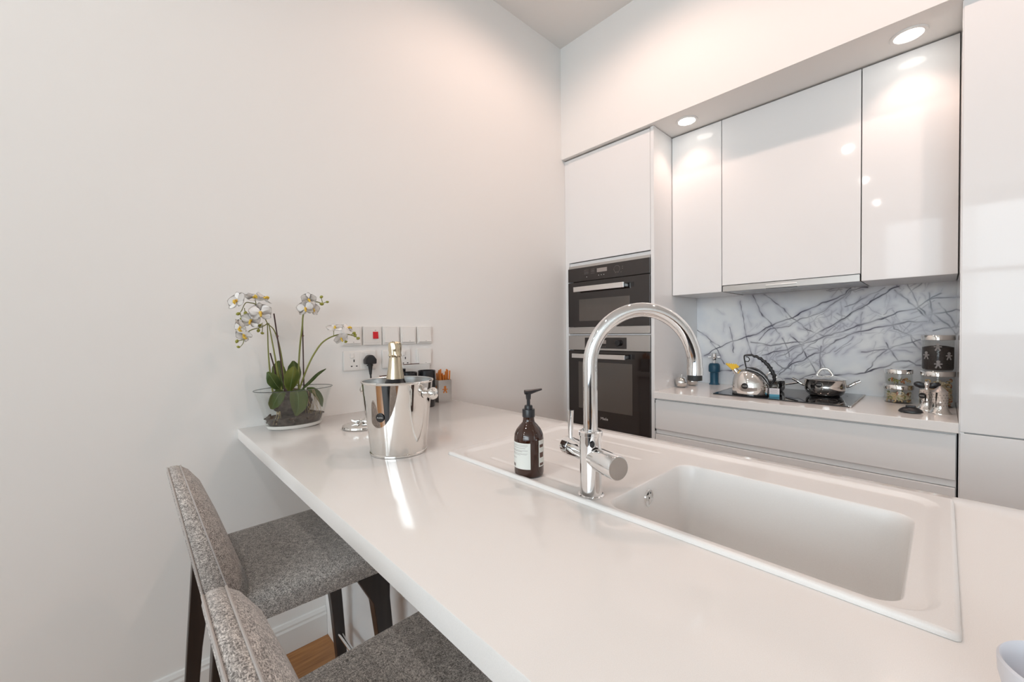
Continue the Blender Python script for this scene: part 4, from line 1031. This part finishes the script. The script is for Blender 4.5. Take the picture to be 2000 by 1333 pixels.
jar(JX, JY, ZT, .0515, .064, .0205, 'short glass jar of mixed pasta, under the nearly empty jar', 'pasta', .052)
jar(JX, JY, ZT+.0846, .0485, .052, .0195, 'short glass jar with a few pasta bits, stacked on the full one', 'sparse', 0)
TX2, TY2 = 1.772, 2.590
jar(TX2, TY2, ZT, .0535, .135, .021, 'tall glass jar of pasta under the coffee jar', 'pasta', .115)
tj = jar(TX2, TY2, ZT+.1562, .0515, .137, .021, 'tall glass jar of dark coffee stacked on the pasta jar', 'coffee', .105)
jv = Vector((1.789-TX2, -TY2, 0)).normalized()
for a_, zz, s in ((-42, .068, .021), (40, .066, .021), (0, .105, .020), (2, .030, .021)):
    d_ = Matrix.Rotation(math.radians(a_), 3, 'Z') @ jv
    figure(tj, s, d_*.0520+Vector((0, 0, zz)), face_rot(d_), 'etched', 'etched_figure', .0003)
# mills
def mill(x, y, label, kind):
    t = thing('spice_mill', label, 'mill', (x, y, ZT))
    obj('body', lathe([(0, 0), (.034, 0), (.034, .002), (.029, .008), (.0245, .018), (.0228, .026), (.0225, .084), (.0235, .085), (.0235, .088), (0, .088)], 48), 'steel_warm', t, ang=50)
    vv = Vector((1.789-x, -y, 0)).normalized(); n_ = 0
    for row in range(5):
        for k in range(-3, 4):
            a = math.radians(k*26+(13 if row % 2 else 0)); d_ = Matrix.Rotation(a, 3, 'Z') @ vv
            obj_ = link('hole_shade', HOLE_SHADE, None, t, loc=d_*.0226+Vector((0, 0, .034+row*.0105)), rot=face_rot(d_))
    if kind:
        obj('cone_top', lathe([(.0225, .088), (.020, .093), (.012, .101), (.004, .110), (0, .112)], 40), 'steel_brushed', t)
    else:
        obj('top_ball', lathe([(.008, .088), (.008, .096), (.0105, .103), (.0105, .111), (.006, .119), (0, .121)], 32), 'steel_warm', t)
        for s in (-1, 1):
            obj('black_wing', lump(.0195, .006, .0125, 14), 'black_plastic', t, loc=Vector((.92*s, .1*s, 0))*.0235+Vector((0, 0, .104)), rot=(0, s*-.35, .1))
    return t
HOLE_SHADE = fin(lathe([(0, .0004), (.0012, .0004), (.0012, -.0003)], 10), 'hole_shade'); HOLE_SHADE.materials.append(MATS['black_rubber'])  # black dot laid on the steel for the shade in each perforation
m1_ = mill(1.742, 2.448, 'perforated steel mill with black wing handles in front of the pasta jar', 0)
sd = Matrix.Rotation(math.radians(-38), 3, 'Z') @ Vector((1.789-1.742, -2.448, 0)).normalized()
sticker(m1_, .0125, sd*.0229+Vector((0, 0, .060)), face_rot(sd))
mill(1.781, 2.372, 'perforated steel shaker with a cone top in front of the winged mill', 1)
bl = thing('mill_cover', 'black dome-shaped cover with a flat grip lying on the worktop', 'cover', (1.699, 2.312, ZT), math.atan2(.1, .99))
obj('dome', lathe([(0, .004), (.034, .003), (.0375, .0045), (.0375, .006), (.033, .014), (.024, .021), (.012, .0245), (0, .0255)], 40, sy=.7), 'black_plastic', bl)
obj('grip', box(-.015, -.006, .021, .015, .006, .031, .003, 3), 'black_plastic', bl)
obj('foot', lathe([(0, 0), (.02, 0), (.026, .003), (0, .0042)], 32, sy=.7), 'black_plastic', bl)

# ------------------------------------------------------------------ bar stools
def make_stool(label):
    t = thing('bar_stool', label, 'bar stool', (0, 0, 0), group='grey bar stools at the breakfast bar')
    # local frame: x across (centre 0), y forward (0 = rear of seat), z up
    hw = .222; D = .418; zt = .665
    # seat: a rounded slab with a soft crown
    b = bmesh.new(); NX, NY = 22, 22; top = []; 
    for j in range(NY+1):
        row = []
        for i in range(NX+1):
            u = -1+2*i/NX; v = -1+2*j/NY
            x = u*hw*(1-.03*(1-v)); y = D/2+v*D/2
            ed = max(abs(u), abs(v)); z = zt+.010*(1-u*u)*(1-v*v)-.016*max(0, (ed-.86)/.14)**2
            row.append(b.verts.new((x, y, z)))
        top.append(row)
    for j in range(NY):
        for i in range(NX): b.faces.new((top[j][i], top[j][i+1], top[j+1][i+1], top[j+1][i]))
    rim_ = [top[0][i] for i in range(NX+1)]+[top[j][NX] for j in range(1, NY+1)]+[top[NY][i] for i in range(NX-1, -1, -1)]+[top[j][0] for j in range(NY-1, 0, -1)]
    prev = rim_
    for dz, sc in ((.016, 1.006), (.052, 1.0), (.060, .985)):
        cur = [b.verts.new((v.co.x*sc, D/2+(v.co.y-D/2)*sc, zt-.006-dz)) for v in rim_]
        for i in range(len(cur)): b.faces.new((prev[i], cur[i], cur[(i+1) % len(cur)], prev[(i+1) % len(cur)]))
        prev = cur
    b.faces.new(prev[::-1])
    obj('seat', b, 'fabric', t, ang=60)
    # backrest: rounded arch panel leaning back, padded front
    zb, zh = .615, .938
    def arch(s):                         # s 0..1 around the outline from right foot over the top to left foot
        a = PI*s; e_ = 2.25
        cx_, sz_ = math.cos(a), math.sin(a)
        return (hw*1.02*math.copysign(abs(cx_)**(2/e_), cx_), .70+(zh-.70)*abs(sz_)**(2/e_))
    out = [(hw*.97, zb), (hw*1.0, .68)]+[arch(i/40) for i in range(41)]+[(-hw*1.0, .68), (-hw*.97, zb)]
    def yb(z): return -.033-.184*(z-.62)
    def tk(z): return .052-.020*max(0, min(1, (z-.68)/.26))
    def shrink(k, f, yo):
        r_ = []
        for x, z in out:
            zz = zb+(z-zb)*k; r_.append(b.verts.new((x*k, yb(zz)+f*tk(z)+yo, zz)))
        return r_
    b = bmesh.new()
    seq = [(.30, 0, .0), (.6, 0, .0), (.85, 0, .0), (.955, 0, .0005), (.985, 0, .004), (1, 0, .011), (1, 1, -.010), (.988, 1, -.002), (.955, 1, .010), (.85, 1, .027), (.6, 1, .042), (.3, 1, .047)]
    L = [shrink(*q) for q in seq]; n = len(out)
    for p, q in zip(L, L[1:]):
        for i in range(n-1): b.faces.new((p[i], p[i+1], q[i+1], q[i]))
    b.faces.new(L[0]); b.faces.new(L[-1][::-1])
    for p, q in zip(L, L[1:]): b.faces.new((p[0], q[0], q[-1], p[-1]))
    bk2 = obj('backrest', b, 'fabric', t, ang=60)
    for f, yo, k in ((1, -.003, .993), (0, .004, .990)):
        obj('piping', tube([(x*k, yb(zb+(z-zb)*k)+f*tk(z)+yo, zb+(z-zb)*k) for x, z in out], .0019, 8), 'piping', bk2)
    # legs
    def leg(pts, w, d_):
        b = bmesh.new(); rings = []
        for (x, y, z), ww, dd in zip(pts, w, d_):
            rings.append([b.verts.new((x+sx*ww, y+sy*dd, z)) for sx, sy in ((-1, -1), (1, -1), (1, 1), (-1, 1))])
        for p, q in zip(rings, rings[1:]):
            for i in range(4): b.faces.new((p[i], p[(i+1) % 4], q[(i+1) % 4], q[i]))
        b.faces.new(rings[0][::-1]); b.faces.new(rings[-1])
        bmesh.ops.bevel(b, geom=b.edges[:], offset=.002, segments=1, affect='EDGES')
        return b
    for s in (-1, 1):
        obj('leg', leg([(s*.212, .396, 0), (s*.206, .372, .30), (s*.202, .350, .52), (s*.200, .330, .600)], [.014, .016, .018, .018], [.016, .019, .024, .046]), 'dark_wood', t, ang=25)
        obj('leg', leg([(s*.222, -.055, 0), (s*.212, -.03, .35), (s*.205, -.006, .594), (s*.202, -.022, .72)], [.014, .016, .018, .016], [.014, .018, .026, .014]), 'dark_wood', t, ang=25)
        obj('side_rail', box(s*.165-.012, .03, .58, s*.165+.012, D-.08, .5995, .003), 'dark_wood', t)
    obj('footrest', tube([(-.205, .378, .19), (.205, .378, .19)], .008, 14), 'chrome', t)
    obj('rear_stretcher', tube([(-.212, -.045, .19), (.212, -.045, .19)], .008, 14), 'chrome', t)
    return t
s1 = make_stool('grey woven fabric bar stool on dark legs, the one nearer the orchid wall'); del s1['group']
s2 = copy_tree(s1); s2['label'] = 'grey woven fabric bar stool on dark legs, the one further from the orchid wall'
s1.location = (.500, .145, 0); s2.location = (1.215, .145, 0)
# pale bowl at the end of the bar, just inside the frame
cup = thing('white_cup', 'pale rounded cup standing on the bar in front of the sink', 'cup', (1.868, .548, ZT))
obj('cup_wall', lathe([(0, 0), (.026, 0), (.030, .003), (.040, .022), (.045, .045), (.0455, .058), (.044, .0600), (.0425, .058), (.042, .045), (.037, .022), (.027, .007), (0, .006)], 48), 'ceramic_white', cup)
obj('foot_ring', lathe([(.024, 0), (.0265, -.0), (.0265, .002), (.024, .002)], 40, closed=True), 'ceramic_white', cup)

# ------------------------------------------------------------------ unseen furniture added behind the camera for dark reflections and less floor bounce
added_rug = tag(obj('added_rug', box(1.3, -3.7, .0002, 5.2, -1.3, .012, .004), 'added_rug_dark'), 'unseen dark charcoal carpet added on the oak floor to darken reflections and bounce', 'added_rug')
sf = thing('added_sofa', 'unseen dark grey fabric couch added behind the camera to darken reflections', 'added_sofa', (3.3, -2.0, .012))
obj('base', box(-1.05, -.45, .12, 1.05, .42, .30, .03, 3), 'added_sofa_dark', sf)
obj('backrest', box(-1.05, .24, .30, 1.05, .44, .80, .05, 4), 'added_sofa_dark', sf)
for k in (-1, 1):
    obj('armrest', box(k*.95-.10, -.45, .30, k*.95+.10, .23, .58, .04, 3), 'added_sofa_dark', sf)
    obj('seat_cushion', box(k*.425-.42, -.46, .302, k*.425+.42, .23, .45, .045, 4), 'added_sofa_dark', sf)
    for y in (-.38, .36): obj('foot', lathe([(0, 0), (.018, 0), (.026, .119), (0, .119)], 20), 'dark_wood', sf, loc=(k*.98, y, 0))
